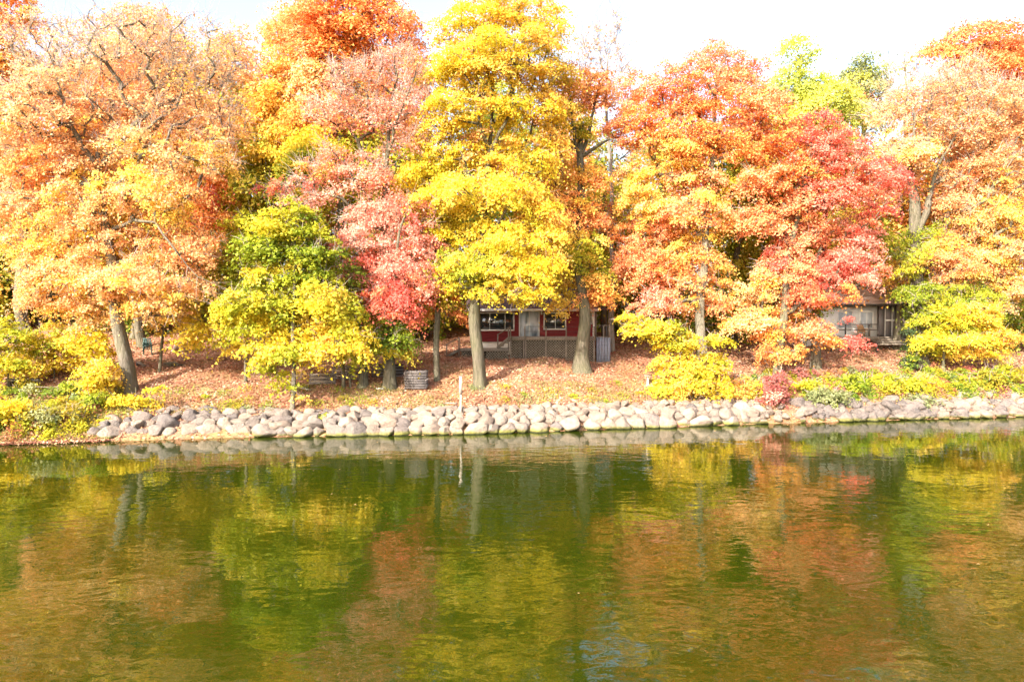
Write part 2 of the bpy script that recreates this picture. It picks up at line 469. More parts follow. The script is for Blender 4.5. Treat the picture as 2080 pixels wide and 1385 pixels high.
def make_tree(name, label, cat, group, trunk, D, lobes, leaf=.14, spacing=1.0, R=.78, cover=.85, twigs=5,
              bark_m='bark', twig_m='twig', limbs=(), flare=1.35, first=None, rt=.02, base_z=None, flat=.42, stem='trunk', foliage='crown'):
    """trunk: [(px,py,width_px)] from the ground up at depth D; lobes: (px,py,rx,ry,palette[,density[,depth offset]])"""
    if D is None: D = float(hit(trunk[0][0], trunk[0][1])[1])
    k = F / D
    T = np.array([W(p[0], p[1], D) for p in trunk]); Rt = np.array([p[2] / k / 2 for p in trunk])
    gz = G(T[0, 0], T[0, 1])
    T[0, 2] = gz - .6
    root = empty(name, (T[0, 0], T[0, 1], gz), label, cat, group)
    off = np.array((T[0, 0], T[0, 1], gz))
    # trunk, resampled and slightly crooked
    seg = np.concatenate(([0], np.cumsum(np.linalg.norm(np.diff(T, axis=0), axis=1))))
    ns = max(6, int(seg[-1] / .45))
    q = np.linspace(0, seg[-1], ns)
    TP = np.stack([np.interp(q, seg, T[:, c]) for c in range(3)], 1); TR = np.interp(q, seg, Rt)
    for _ in range(2): TP[1:-1] = (TP[:-2] + 2 * TP[1:-1] + TP[2:]) / 4
    ph = rng.uniform(0, 6, 4)
    wob = .35 * TR[:, None] * np.stack([np.sin(q * .8 + ph[0]), np.sin(q * .7 + ph[1])], 1) * np.clip(q / 3, 0, 1)[:, None]
    TP[:, :2] += wob
    TP[:, 1] += np.cumsum(rng.normal(0, .03, ns))
    RR = TR * (1 + (flare - 1) * np.exp(-np.maximum(q - .6, 0) / .45))
    nsd = 16 if TR[0] > .15 else 8
    an = np.arange(nsd) * 2 * np.pi / nsd
    rug = 1 + .07 * np.sin(3 * an[None] + ph[2] + q[:, None] * .3) + .05 * np.sin(5 * an[None] + ph[3]) + rng.normal(0, .025, (ns, nsd))
    rug += .25 * (flare - 1) * np.exp(-np.maximum(q - .6, 0) / .35)[:, None] * np.sin(4 * an[None] + ph[0])
    V, Qd = sweep(TP, RR[:, None] * rug, nsd)
    link(bpy.data.objects.new(stem, np_mesh(stem, V - off, Qd, M[bark_m], True)), root)

    # clump centres
    cen = []; cl = []; dn = []
    lobes = list(lobes)
    if len(lobes) > 12:          # sprays between neighbouring boughs
        base_l = list(lobes); seen = set()
        for a_i, la in enumerate(base_l):
            ds = sorted((math.hypot(la[0] - b_[0], 1.3 * (la[1] - b_[1])), b_i) for b_i, b_ in enumerate(base_l) if b_i != a_i)
            for d_, b_i in ds[:3]:
                key = (min(a_i, b_i), max(a_i, b_i))
                lb_ = base_l[b_i]
                if key in seen or abs(la[1] - lb_[1]) < 30: continue
                seen.add(key)
                lobes.append(((la[0] + lb_[0]) / 2 + rng.uniform(-14, 14), (la[1] + lb_[1]) / 2 + rng.uniform(-8, 8), .55 * min(la[2], lb_[2]), .7 * min(la[3], lb_[3]), la[4], .8 * min(la[5] if len(la) > 5 else 1, lb_[5] if len(lb_) > 5 else 1)))
    for lb in lobes:
        px, py, rx, ry, pal = lb[:5]
        d = lb[5] if len(lb) > 5 else 1.0
        c = W(px, py, D + (lb[6] if len(lb) > 6 else rng.uniform(-.35, .35) * (rx + ry) / k))
        a = np.array((max(1.1 * rx / k - .35 * R, .25), np.clip(.5 * (rx + ry) / k - .2 * R, .35, 3.4), max(ry / k - .45 * R, .12)))
        nt_ = int(60 + 22 * a.prod() / spacing ** 3)
        u = unit(rng.normal(size=(nt_, 3))) * (rng.uniform(0, 1, (nt_, 1)) ** .42)
        u[:, 2] *= np.where(u[:, 2] > 0, 1 + .75 * R / a[2] * (.4 if ry / k < .8 else 1), 1)     # sprays pile up above, the lower edge stays clear
        pts = c + u * a
        for p in pts:
            if cen:
                dd = np.array(cen) - p; dd[:, 2] *= 1.6
                if (dd ** 2).sum(1).min() < spacing ** 2: continue
            if p[2] < G(p[0], p[1]) + .15: continue
            cen.append(p); cl.append(pal); dn.append(d)
    cen = np.array(cen); dn = np.array(dn); nc_ = len(cen)
    if nc_ == 0: return root
    # branches: each clump joins the nearest limb
    f0 = first if first is not None else .35
    P = [p for p in TP]; par = [i_ - 1 for i_ in range(ns)]; lim = [max(.012, r * .75) for r in TR]
    ok = [i_ >= ns * f0 for i_ in range(ns)]
    minr = [0.] * ns
    for lm in limbs:
        pts = [W(a_[0], a_[1], D + (a_[3] if len(a_) > 3 else 0)) for a_ in lm]
        a0 = int(np.argmin(np.linalg.norm(TP - pts[0], axis=1))) if len(P) == ns else int(np.argmin(np.linalg.norm(np.array(P) - pts[0], axis=1)))
        prev = a0; last = P[a0]; wl_ = lm[0][2]
        for q2, a_ in zip(pts[1:], lm[1:]):
            m_ = max(1, int(np.linalg.norm(q2 - last) / .6))
            for s_ in range(1, m_ + 1):
                p2 = last + (q2 - last) * s_ / m_ + rng.normal(0, .05, 3)
                P.append(p2); par.append(prev); prev = len(P) - 1; ww = (wl_ + (a_[2] - wl_) * s_ / m_) / k / 2; lim.append(ww * 1.1); minr.append(ww * .75); ok.append(True)
            last = q2; wl_ = a_[2]
    n_limb = len(P)
    tip = np.zeros(len(P)).tolist()
    order = np.argsort([np.min(np.linalg.norm(TP - c, axis=1)) + .15 * (c[2] - TP[0, 2]) for c in cen])
    for ci in order:
        c = cen[ci]
        A = np.array(P); d = c - A
        cost = np.linalg.norm(d, axis=1) + 1.1 * np.clip(-d[:, 2], 0, None)
        cost[~np.array(ok)] += 50
        j = int(np.argmin(cost)); a0 = A[j]; L = np.linalg.norm(c - a0)
        m_ = max(2, int(L / .8))
        ctrl = a0 + (c - a0) * .5 + np.array((0, 0, .18 * L)) + rng.normal(0, .08 * L, 3)
        prev = j
        for s_ in range(1, m_ + 1):
            t_ = s_ / m_
            p2 = (1 - t_) ** 2 * a0 + 2 * t_ * (1 - t_) * ctrl + t_ * t_ * c + (rng.normal(0, .05, 3) if s_ < m_ else 0)
            P.append(p2); par.append(prev); prev = len(P) - 1; lim.append(9); minr.append(0.); tip.append(0); ok.append(True)
        tip[prev] = 1
    P = np.array(P); n = len(P); cnt = np.array(tip, float)
    for i_ in range(n - 1, 0, -1):
        if par[i_] >= 0: cnt[par[i_]] += cnt[i_]
    rad = np.maximum(np.minimum(rt * np.maximum(cnt, .5) ** .5, np.minimum(lim, TR[0])), minr)
    ch = [[] for _ in range(n)]
    for i_ in range(ns, n): ch[par[i_]].append(i_)
    mb = MB(); mbl = MB()
    stack = [(i_, j) for i_ in range(ns) for j in ch[i_]]
    while stack:
        a0, j = stack.pop()
        path = [a0, j]
        while ch[path[-1]]:
            kids = sorted(ch[path[-1]], key=lambda z: -cnt[z])
            for o_ in kids[1:]: stack.append((path[-1], o_))
            path.append(kids[0])
        PP = P[path]; R_ = rad[path].copy(); R_[0] = R_[1]; R_[-1] *= .6
        (mbl if j < n_limb or R_[0] > .035 else mb).tube(PP, R_, 6 if R_[0] > .05 else 4)
    # twigs
    ctr = cen.mean(0)
    out = unit(cen - (ctr - np.array((0, 0, 1.0))))
    nt2 = np.maximum(1, (twigs * (1.6 - .6 * np.minimum(dn, 1)))).astype(int)
    if twigs:
        ii = np.repeat(np.arange(nc_), nt2)
        dirv = unit(out[ii] * .7 + rng.normal(0, .6, (len(ii), 3)) + np.array((0, 0, .25)))
        ln = R * rng.uniform(.6, 1.35, (len(ii), 1)) * (1.45 - .45 * dn[ii, None])
        p0 = cen[ii] + rng.normal(0, .12, (len(ii), 3)); p1 = p0 + dirv * ln * .5
        p2 = p1 + unit(dirv + rng.normal(0, .35, dirv.shape)) * ln * .5
        if twigs >= 7:
            src = np.arange(ns, n); src = src[rng.uniform(0, 1, len(src)) < .8]
            dv = unit(rng.normal(0, .8, (len(src), 3)) + unit(P[src] - P[np.array(par)[src]]) * .9 + np.array((0, 0, .35)))
            dirv = np.concatenate([dirv, dv]); l2 = rng.uniform(.5, 1.5, (len(src), 1))
            q0 = P[src]; q1 = q0 + dv * l2 * .5; q2_ = q1 + unit(dv + rng.normal(0, .4, dv.shape)) * l2 * .5
            p0 = np.concatenate([p0, q0]); p1 = np.concatenate([p1, q1]); p2 = np.concatenate([p2, q2_]); ii = np.arange(len(p0))
        r_ = .011 * D / 42
        a1 = unit(np.cross(dirv, np.array((.3, .2, 1.)))); a2 = np.cross(dirv, a1)
        rings = []
        for pp, rr in ((p0, r_ * 1.4), (p1, r_), (p2, r_ * .45)):
            for an_ in (0, 2.09, 4.19): rings.append(pp + rr * (math.cos(an_) * a1 + math.sin(an_) * a2))
        V = np.stack(rings, 1).reshape(-1, 3)
        b0 = np.arange(len(ii))[:, None] * 9
        loc = np.array([(0, 1, 4, 3), (1, 2, 5, 4), (2, 0, 3, 5), (3, 4, 7, 6), (4, 5, 8, 7), (5, 3, 6, 8)])
        mb.add(V, (b0[:, None, :] + loc[None]).reshape(-1, 4))
    VV = np.concatenate(mb.V) - off; QQ = np.concatenate(mb.Q)
    STATS['branch'] += len(QQ)
    nl_v = 0
    if mbl.V:                                   # thick limbs wear the trunk's bark
        LV = np.concatenate(mbl.V) - off; LQ = np.concatenate(mbl.Q); nl_v = len(LQ)
        VV = np.concatenate([LV, VV]); QQ = np.concatenate([LQ, QQ + len(LV)])
    bme = np_mesh('branches', VV, QQ, M[bark_m], True); bme.materials.append(M[twig_m])
    bme.polygons.foreach_set('material_index', (np.arange(len(QQ)) >= nl_v).astype(np.int32))
    link(bpy.data.objects.new('branches', bme), root)
    # leaves
    Rc = R * (.55 + .95 * rng.uniform(0, 1, nc_) ** 1.3)
    npl = (np.pi * Rc ** 2 * cover * 2 / (.47 * leaf * leaf) * dn * rng.uniform(.75, 1.2, nc_)).astype(int) + 1
    ii = np.repeat(np.arange(nc_), npl); nl = len(ii)
    # each clump is a drooping, tilted spray with an uneven outline
    th = rng.uniform(0, 2 * np.pi, nl); rr = rng.uniform(0, 1, nl) ** .62
    rr = np.where(rng.uniform(0, 1, nl) < .16, rr * 1.55, rr)          # stragglers feather the edge
    p3 = rng.uniform(0, 6.28, (nc_, 2))
    lob = 1 + .28 * np.sin(3 * th + p3[ii, 0]) + .2 * np.sin(5 * th + p3[ii, 1])
    rr2 = rr * lob
    lx = rr2 * np.cos(th); ly = rr2 * np.sin(th)
    lz = rng.normal(0, flat * .5, nl) * np.clip(1.1 - .45 * rr, .45, 2) - .28 * rr2 ** 2
    ax = unit(out * np.array((.5, .5, .25)) + rng.normal(0, .22, (nc_, 3)) + np.array((0, 0, .9)))
    e1 = unit(np.cross(ax, rng.normal(size=(nc_, 3)))); e2 = np.cross(ax, e1)
    C = cen[ii] + Rc[ii, None] * (lx[:, None] * e1[ii] + ly[:, None] * e2[ii] + lz[:, None] * ax[ii])
    gz_ = ground(C[:, 0], C[:, 1]) + .04
    C[:, 2] = np.maximum(C[:, 2], gz_ + rng.uniform(0, .1, nl))
    rad_ = unit(lx[:, None] * e1[ii] + ly[:, None] * e2[ii])
    Nn = unit(np.array((0, 0, .5)) + .5 * out[ii] + .4 * rad_ * rr[:, None] + rng.normal(0, .5, (nl, 3)))
    # colour: one hue per clump, small play leaf by leaf
    cc = np.zeros((nc_, 3)); alt = np.zeros((nl, 3))
    for pal in set(cl):
        mk = np.array([x == pal for x in cl]); cc[mk] = pal_pick(pal, mk.sum())
        ml = mk[ii]; alt[ml] = pal_pick(pal, ml.sum())
    mixv = rng.uniform(0, 1, (nl, 1)) ** 1.6 * .75
    cols = cc[ii] * (1 - mixv) + alt * mixv
    cols *= rng.uniform(.82, 1.12, (nl, 1))
    cols = np.clip(cols, .005, .88)
    Ls = leaf * rng.uniform(.65, 1.25, nl)
    leaf_quads(C - off, Nn, Ls, cols, foliage, M['leaf'], root)
    STATS['leaf'] += nl
    return root


# ---- the shoreline trees
G_FRONT = 'trees along the shore'
make_tree('maple_tree', 'big half-bare peach maple leaning over the left bank with pale forked limbs', 'tree', G_FRONT,
    [(264, 793, 28), (256, 730, 26), (244, 670, 25), (232, 610, 22), (222, 530, 19), (217, 470, 17), (213, 410, 15), (205, 345, 11), (202, 310, 8)], None,
    [(110, 105, 110, 75, 'peach', .16), (250, 100, 110, 75, 'peach', .16), (380, 120, 110, 85, 'peach+gold', .17), (60, 220, 90, 70, 'peach+salmon', .5),
     (190, 210, 100, 70, 'peach', .32), (330, 220, 90, 60, 'peach+salmon', .28), (440, 230, 70, 70, 'peach', .3), (70, 320, 90, 55, 'peach+orange', .8), (180, 320, 80, 50, 'peach', .6), (300, 310, 90, 50, 'peach+gold', .6),
     (420, 320, 70, 50, 'peach+gold', .5), (60, 420, 90, 50, 'peach+orange', .8), (180, 400, 80, 50, 'gold+peach', .9), (310, 400, 90, 50, 'gold+peach', .8),
     (90, 490, 90, 45, 'peach+gold', .8), (250, 490, 100, 45, 'peach+gold', 1), (390, 500, 75, 45, 'peach+orange', .9),
     (130, 560, 90, 45, 'gold+peach', 1), (270, 570, 110, 40, 'peach+gold', 1), (120, 615, 70, 28, 'peach+gold', 1), (210, 630, 60, 30, 'gold+peach', 1), (330, 620, 70, 40, 'gold+peach', .9), (400, 590, 45, 30, 'peach', .7)],
    leaf=.13, twigs=7, rt=.024, bark_m='bark_pale', first=.4, flare=1.25,
    limbs=[[(205, 345, 11), (165, 300, 9, -.5), (142, 230, 7, -1), (115, 165, 5, -1.5), (95, 100, 3, -2)],
           [(205, 345, 11), (235, 305, 9, .3), (262, 275, 8, .5), (300, 200, 6, 1), (330, 120, 4, 1)],
           [(218, 480, 14), (245, 440, 12, 1), (275, 350, 10, 1.5), (320, 250, 8, 1.5), (365, 190, 6, 1.5), (390, 105, 4, 1.5)],
           [(217, 445, 10), (180, 425, 8, -.3), (120, 410, 6, -.6), (50, 402, 3.5, -.8), (0, 390, 1.5, -1)],
           [(222, 470, 9), (270, 447, 6.5, -.8), (315, 455, 5, -1.2), (350, 500, 4, -1.5), (400, 560, 2.5, -1.6), (455, 585, 1, -1.8)],
           [(320, 250, 8), (400, 180, 5, 1), (470, 165, 3, .8)]])
make_tree('maple_tree', 'straight grey trunk at far left with a gold and orange crown', 'tree', G_FRONT,
    [(56, 697, 24), (50, 620, 22), (45, 540, 20), (42, 440, 16), (38, 300, 10), (30, 150, 5)], None,
    [(5, 30, 70, 60, 'orange+gold'), (20, 130, 60, 60, 'gold+orange'), (-40, 120, 70, 80, 'gold+orange'), (-30, 240, 80, 60, 'gold+yellow'), (30, 210, 40, 40, 'gold+lime'), (-70, 340, 70, 50, 'gold'), (20, 340, 50, 40, 'orange+gold', .8)], leaf=.18, twigs=3, first=.5)
make_tree('maple_tree', 'leaning grey trunk behind the big peach maple with orange crown', 'tree', G_FRONT,
    [(294, 712, 18), (283, 660, 17), (275, 560, 14), (272, 400, 10), (280, 250, 6)], 51,
    [(180, 190, 90, 60, 'orange+peach', .8), (290, 90, 100, 60, 'peach+orange', .6), (300, 180, 100, 60, 'peach+orange', .9), (410, 240, 80, 60, 'peach+gold', .9), (200, 290, 90, 50, 'orange+gold'), (330, 300, 90, 50, 'orange+gold'), (430, 330, 60, 45, 'olive+gold'), (400, 400, 70, 40, 'orange+red'), (430, 440, 45, 35, 'orange+burnt'), (470, 130, 60, 70, 'peach', .7)],
    leaf=.2, twigs=4, spacing=1.4, R=1.25)
make_tree('young_linden', 'young yellow-green tree with a thin straight stem rising from the stones', 'tree', G_FRONT,
    [(592, 833, 10), (596, 740, 8), (597, 640, 7), (597, 540, 5), (597, 440, 3)], None,
    wide([(575, 455, 38, 32, 'lime+yellow'), (625, 470, 36, 30, 'lime+green'), (545, 505, 55, 34, 'lime+green'), (650, 510, 48, 34, 'lime+green'), (560, 560, 60, 34, 'lime+yellow'), (645, 560, 50, 36, 'lime+green'), (515, 605, 58, 30, 'lime+yellow'),
     (570, 620, 34, 30, 'yellow+lime'), (660, 610, 55, 36, 'yellow+lime'), (540, 660, 60, 32, 'yellow+lime'), (645, 665, 60, 34, 'yellow+gold'), (490, 675, 36, 18, 'lime+yellow'), (680, 705, 50, 24, 'gold+yellow'), (550, 712, 46, 24, 'yellow+lime'), (625, 715, 40, 26, 'yellow+gold'), (462, 630, 40, 22, 'lime+yellow'), (705, 630, 36, 28, 'lime+yellow'), (720, 680, 34, 22, 'yellow+lime'), (600, 425, 30, 22, 'lime+green'), (528, 748, 40, 13, 'lime+yellow'), (562, 768, 26, 10, 'lime'), (622, 808, 12, 8, 'gold', .6)], 1.15),
    leaf=.17, spacing=.85, R=.72, twigs=4, first=.12, rt=.012, flare=1.15, bark_m='bark_pale')
make_tree('understory_tree', 'low olive-yellow tree on a slim bare stem left of the young linden', 'tree', G_FRONT,
    [(498, 776, 7), (501, 700, 6), (495, 600, 4), (490, 540, 3)], None,
    [(450, 600, 55, 40, 'olive+lime'), (430, 660, 60, 28, 'yellow+olive'), (500, 640, 50, 40, 'olive+lime'), (480, 540, 50, 50, 'olive+lime'), (400, 690, 40, 22, 'yellow+lime'), (470, 700, 45, 18, 'yellow+olive'), (520, 470, 40, 40, 'lime+olive')],
    leaf=.22, spacing=.95, R=.85, twigs=3, first=.4, rt=.011, flare=1.1)
make_tree('understory_tree', 'crooked little sapling with gold leaves right of the leaning peach maple', 'tree', G_FRONT,
    [(322, 757, 7), (327, 710, 6), (332, 675, 5), (335, 640, 3)], None,
    [(335, 635, 40, 26, 'gold+yellow'), (375, 635, 40, 26, 'yellow+olive'), (318, 670, 22, 18, 'gold')], leaf=.2, spacing=.8, R=.65, twigs=2, first=.5, rt=.01, flare=1.1)
make_tree('maple_tree', 'red and pink maple with a half-bare pink top beside the stacked boards', 'tree', G_FRONT,
    [(790, 789, 25), (789, 720, 20), (786, 640, 17), (778, 540, 14), (781, 440, 12), (784, 340, 9), (787, 240, 6), (800, 170, 3)], None,
    [(810, 150, 65, 45, 'pink+salmon', .22), (720, 170, 60, 50, 'salmon+pink', .25), (840, 210, 45, 50, 'pink', .3), (680, 230, 60, 40, 'pink+salmon', .35), (770, 240, 60, 40, 'pink', .4), (840, 280, 40, 35, 'pink', .4),
     (575, 382, 60, 18, 'red+pink', .6), (615, 408, 60, 14, 'pink+red', .55), (660, 345, 60, 30, 'pink+gold', .6), (740, 360, 55, 36, 'pink+salmon', .6), (750, 435, 65, 32, 'pink', .7), (840, 440, 50, 38, 'pink+red', .8), (750, 490, 70, 26, 'pink', .7), (850, 500, 45, 30, 'pink+red', .8),
     (735, 550, 50, 34, 'red+pink', .9), (815, 560, 70, 38, 'pink+red', 1), (870, 590, 38, 26, 'red+pink', 1), (790, 610, 65, 28, 'red', 1.1), (810, 648, 45, 18, 'red+orange', 1.1), (745, 600, 40, 26, 'red', 1)],
    leaf=.13, twigs=8, rt=.022, spacing=.92, R=.8,
    limbs=[[(784, 345, 9), (745, 320, 8, .5), (715, 270, 7, .8), (690, 210, 5, 1), (680, 150, 3, 1)], [(786, 640, 14), (800, 660, 11, -.6), (803, 560, 9, -.8), (812, 470, 7, -1), (838, 400, 5, -1)],
           [(784, 330, 8), (800, 260, 6, -.5), (830, 190, 4, -.8), (850, 130, 2, -1)]])
make_tree('understory_tree', 'bushy green and yellow sapling under the red maple', 'tree', G_FRONT,
    [(737, 787, 8), (736, 730, 7), (735, 660, 5), (733, 590, 3)], None,
    [(735, 625, 48, 40, 'lime+green'), (700, 680, 45, 34, 'lime+green'), (790, 680, 52, 28, 'green+lime'), (815, 700, 36, 18, 'lime+green'), (750, 715, 60, 22, 'lime+yellow'), (805, 720, 42, 14, 'lime+yellow'), (720, 565, 32, 36, 'green')],
    leaf=.16, spacing=.8, R=.68, twigs=3, first=.2, rt=.011, flare=1.1)
make_tree('maple_tree', 'tall dense orange maple rising behind the pink half-bare crown', 'tree', G_FRONT,
    [(690, 722, 18), (690, 600, 16), (690, 400, 12), (695, 200, 8), (700, 60, 4)], 52,
    [(700, 20, 90, 60, 'orange'), (790, 50, 60, 60, 'orange+salmon'), (610, 60, 70, 60, 'peach+orange'), (830, 105, 50, 45, 'orange+salmon'), (700, 110, 100, 55, 'orange+gold'), (600, 160, 60, 60, 'peach+gold'), (560, 230, 60, 60, 'gold+orange'), (650, 240, 80, 55, 'orange+gold'),
     (560, 310, 60, 45, 'yellow+gold'), (640, 320, 70, 40, 'yellow+lime'), (850, 165, 35, 45, 'burnt+orange'), (760, 180, 70, 45, 'orange+gold'), (830, 240, 40, 50, 'burnt+olive'), (540, 380, 60, 40, 'lime+olive'), (660, 390, 60, 40, 'lime+yellow'), (860, 340, 40, 40, 'lime+olive')],
    leaf=.2, spacing=1.4, R=1.3, twigs=3, first=.4, rt=.03)
make_tree('maple_tree', 'slim dark straight trunk left of the mossy yellow maple with a low orange skirt', 'tree', G_FRONT,
    [(888, 774, 13), (887, 720, 12), (887, 650, 12), (886, 560, 10), (885, 450, 6)], None,
    [(900, 610, 45, 30, 'orange+olive'), (860, 640, 35, 18, 'orange+gold'), (930, 635, 30, 22, 'orange+burnt'), (880, 560, 40, 35, 'burnt+olive'), (885, 480, 40, 40, 'olive+lime')], leaf=.17, spacing=1.0, R=.9, twigs=3, bark_m='bark', first=.6, flare=1.12)
make_tree('maple_tree', 'tall bright yellow maple with a mossy trunk in front of the red cabin', 'tree', G_FRONT,
    [(976, 783, 26), (968, 720, 24), (965, 650, 23), (970, 590, 20), (978, 520, 17), (985, 430, 13), (992, 330, 10), (998, 230, 7), (1003, 110, 4)], None,
    wide([(1010, 40, 80, 45, 'yellow+gold'), (950, 80, 55, 45, 'yellow+gold'), (1085, 60, 55, 55, 'yellow+gold'), (1020, 120, 100, 45, 'yellow+gold'), (915, 150, 45, 45, 'yellow'), (1110, 140, 45, 40, 'gold+yellow+orange'), (915, 235, 55, 45, 'yellow'), (1005, 215, 75, 45, 'yellow+gold'),
     (1090, 225, 60, 45, 'gold+yellow+orange'), (890, 320, 60, 38, 'yellow'), (980, 315, 75, 40, 'yellow+peach'), (1070, 320, 60, 40, 'yellow+gold'), (915, 400, 75, 35, 'yellow'), (1010, 400, 80, 36, 'yellow+gold'), (1090, 410, 50, 36, 'gold+yellow+orange'), (925, 475, 60, 35, 'yellow'), (1035, 490, 85, 36, 'yellow'),
     (950, 545, 75, 30, 'yellow+lime'), (1055, 548, 75, 32, 'yellow'), (925, 585, 50, 22, 'yellow+lime'), (1040, 592, 65, 22, 'yellow'), (1075, 608, 24, 14, 'yellow'), (840, 365, 30, 30, 'yellow'), (1120, 300, 40, 36, 'gold+orange'), (1115, 470, 36, 30, 'gold+yellow'), (860, 440, 30, 26, 'yellow'), (1105, 540, 30, 24, 'gold+yellow')], 1.2),
    leaf=.14, twigs=4, rt=.024, first=.38, flare=1.2,
    limbs=[[(978, 520, 14), (1000, 470, 10, -.5), (1030, 420, 8, -1), (1060, 350, 5, -1.5)], [(985, 430, 10), (960, 370, 8, -.8), (935, 300, 5, -1)], [(992, 330, 10), (1015, 270, 7, -.8), (1050, 200, 5, -1)], [(992, 310, 8), (975, 250, 6, -.8), (960, 180, 4, -1)]])
make_tree('maple_tree', 'gold-orange maple with a broad flared trunk in front of the cabin deck', 'tree', G_FRONT,
    [(1182, 753, 33), (1182, 715, 26), (1184, 640, 23), (1180, 580, 19), (1176, 480, 17), (1178, 400, 16), (1180, 320, 14), (1182, 250, 8)], None,
    [(1150, 180, 50, 40, 'orange+gold', .8), (1200, 190, 50, 40, 'burnt+orange', .8), (1160, 260, 50, 35, 'gold+lime', .9), (1120, 350, 60, 45, 'gold+orange'), (1205, 365, 40, 30, 'orange+gold', .8), (1140, 430, 75, 40, 'gold+orange'), (1195, 440, 40, 40, 'orange+burnt', .8), (1185, 500, 55, 36, 'lime+gold'), (1130, 510, 60, 36, 'gold+orange'),
     (1185, 555, 55, 32, 'gold+lime'), (1212, 600, 40, 22, 'orange+gold'), (1125, 575, 55, 28, 'gold+yellow'), (1132, 622, 26, 18, 'gold+lime'), (1155, 645, 24, 12, 'gold+yellow'), (1215, 575, 35, 25, 'gold+orange')],
    leaf=.14, twigs=4, rt=.022, first=.33, flare=1.5, twig_m='twig_dark',
    limbs=[[(1180, 325, 13), (1166, 285, 10, -.5), (1160, 210, 7, -.5), (1150, 150, 4, -.5)], [(1180, 325, 14), (1192, 285, 11, .2), (1205, 230, 8, .3), (1215, 170, 4, .3)], [(1182, 318, 12), (1215, 295, 9, -.5), (1240, 280, 6, -.8), (1260, 290, 4, -1)]])
make_tree('birch_tree', 'slender pale trunk right of the cabin with a nearly bare top against the sky', 'tree', G_FRONT,
    [(1243, 692, 12), (1243, 600, 11), (1245, 500, 9), (1243, 400, 8), (1240, 330, 7), (1232, 210, 5), (1236, 100, 2)], 53,
    [(1235, 90, 40, 50, 'peach+salmon', .06), (1195, 130, 35, 45, 'peach', .15), (1260, 150, 28, 45, 'peach', .08), (1210, 200, 50, 35, 'salmon+burnt', .6), (1245, 455, 35, 22, 'burnt+olive', .6), (1250, 560, 35, 25, 'olive+lime', .8), (1265, 610, 30, 20, 'olive+yellow', .8)],
    leaf=.2, spacing=1.3, R=1.2, twigs=12, bark_m='bark_birch', twig_m='twig', rt=.02, flare=1.1, first=.5)
make_tree('maple_tree', 'widest salmon-orange maple right of the cabin with a pale trunk above the yellow shrub', 'tree', G_FRONT,
    [(1425, 762, 24), (1425, 690, 19), (1425, 620, 17), (1428, 540, 15), (1435, 440, 12), (1445, 350, 10), (1450, 260, 7), (1455, 150, 4)], None,
    [(1450, 115, 55, 32, 'salmon', .6), (1385, 155, 65, 30, 'salmon+orange', .9), (1505, 155, 55, 30, 'salmon+orange', .9), (1310, 190, 55, 42, 'salmon+orange'), (1420, 205, 90, 36, 'orange+salmon'), (1530, 215, 65, 42, 'salmon+orange'), (1285, 265, 60, 42, 'orange+salmon'), (1380, 280, 80, 40, 'orange+gold'), (1480, 285, 80, 40, 'orange+salmon'),
     (1300, 345, 50, 30, 'gold+peach'), (1400, 360, 70, 30, 'salmon+gold'), (1300, 415, 50, 30, 'gold+peach'), (1415, 425, 70, 36, 'salmon+gold'), (1300, 475, 65, 30, 'salmon+orange'), (1390, 490, 75, 36, 'gold+salmon'), (1285, 540, 55, 28, 'salmon+orange'), (1370, 565, 80, 36, 'salmon+orange'), (1335, 615, 60, 24, 'salmon+pink'), (1445, 555, 50, 36, 'gold+orange'), (1435, 615, 50, 25, 'gold+salmon'), (1520, 300, 50, 40, 'orange')],
    leaf=.14, twigs=4, rt=.024, first=.3, flare=1.2, bark_m='bark_pale')
make_tree('maple_tree', 'red to orange maple whose low boughs hang before the white house', 'tree', G_FRONT,
    [(1580, 774, 19), (1582, 720, 16), (1590, 640, 14), (1600, 540, 12), (1620, 430, 10), (1640, 340, 7), (1650, 270, 4)], None,
    [(1655, 262, 55, 35, 'red', .9), (1590, 290, 60, 40, 'orange+red'), (1715, 315, 60, 40, 'red+pink'), (1640, 345, 70, 40, 'orange+red'), (1785, 365, 52, 40, 'red+pink'), (1550, 365, 60, 36, 'salmon+orange'), (1700, 400, 70, 32, 'pink+red'), (1620, 415, 70, 32, 'salmon+orange'), (1785, 425, 38, 25, 'red+pink'), (1540, 450, 60, 32, 'salmon+orange'),
     (1640, 475, 70, 32, 'salmon+red'), (1735, 480, 60, 36, 'pink+red'), (1590, 530, 70, 32, 'salmon+red'), (1680, 545, 75, 38, 'red+pink'), (1765, 550, 40, 40, 'red+pink'), (1530, 595, 60, 32, 'gold+peach'), (1625, 605, 70, 36, 'red+orange'), (1715, 600, 40, 26, 'orange+red'), (1525, 650, 55, 25, 'gold+peach'), (1610, 665, 80, 26, 'orange+salmon'), (1595, 715, 60, 18, 'orange'), (1680, 692, 34, 14, 'orange+olive'), (1737, 692, 20, 12, 'red')],
    leaf=.14, twigs=4, rt=.022, first=.2, flare=1.25)
make_tree('maple_tree', 'dark trunk behind the red maple with sparse green leaves', 'tree', G_FRONT,
    [(1657, 748, 20), (1656, 700, 18), (1660, 600, 15), (1670, 480, 10), (1680, 400, 6)], None,
    [(1765, 490, 45, 45, 'olive+green'), (1640, 640, 30, 30, 'green+olive', .5), (1600, 400, 60, 50, 'green+olive'), (1490, 380, 60, 50, 'olive+green'), (1690, 300, 60, 50, 'olive+lime')], leaf=.17, twigs=3, bark_m='bark_dark', twig_m='twig_dark')
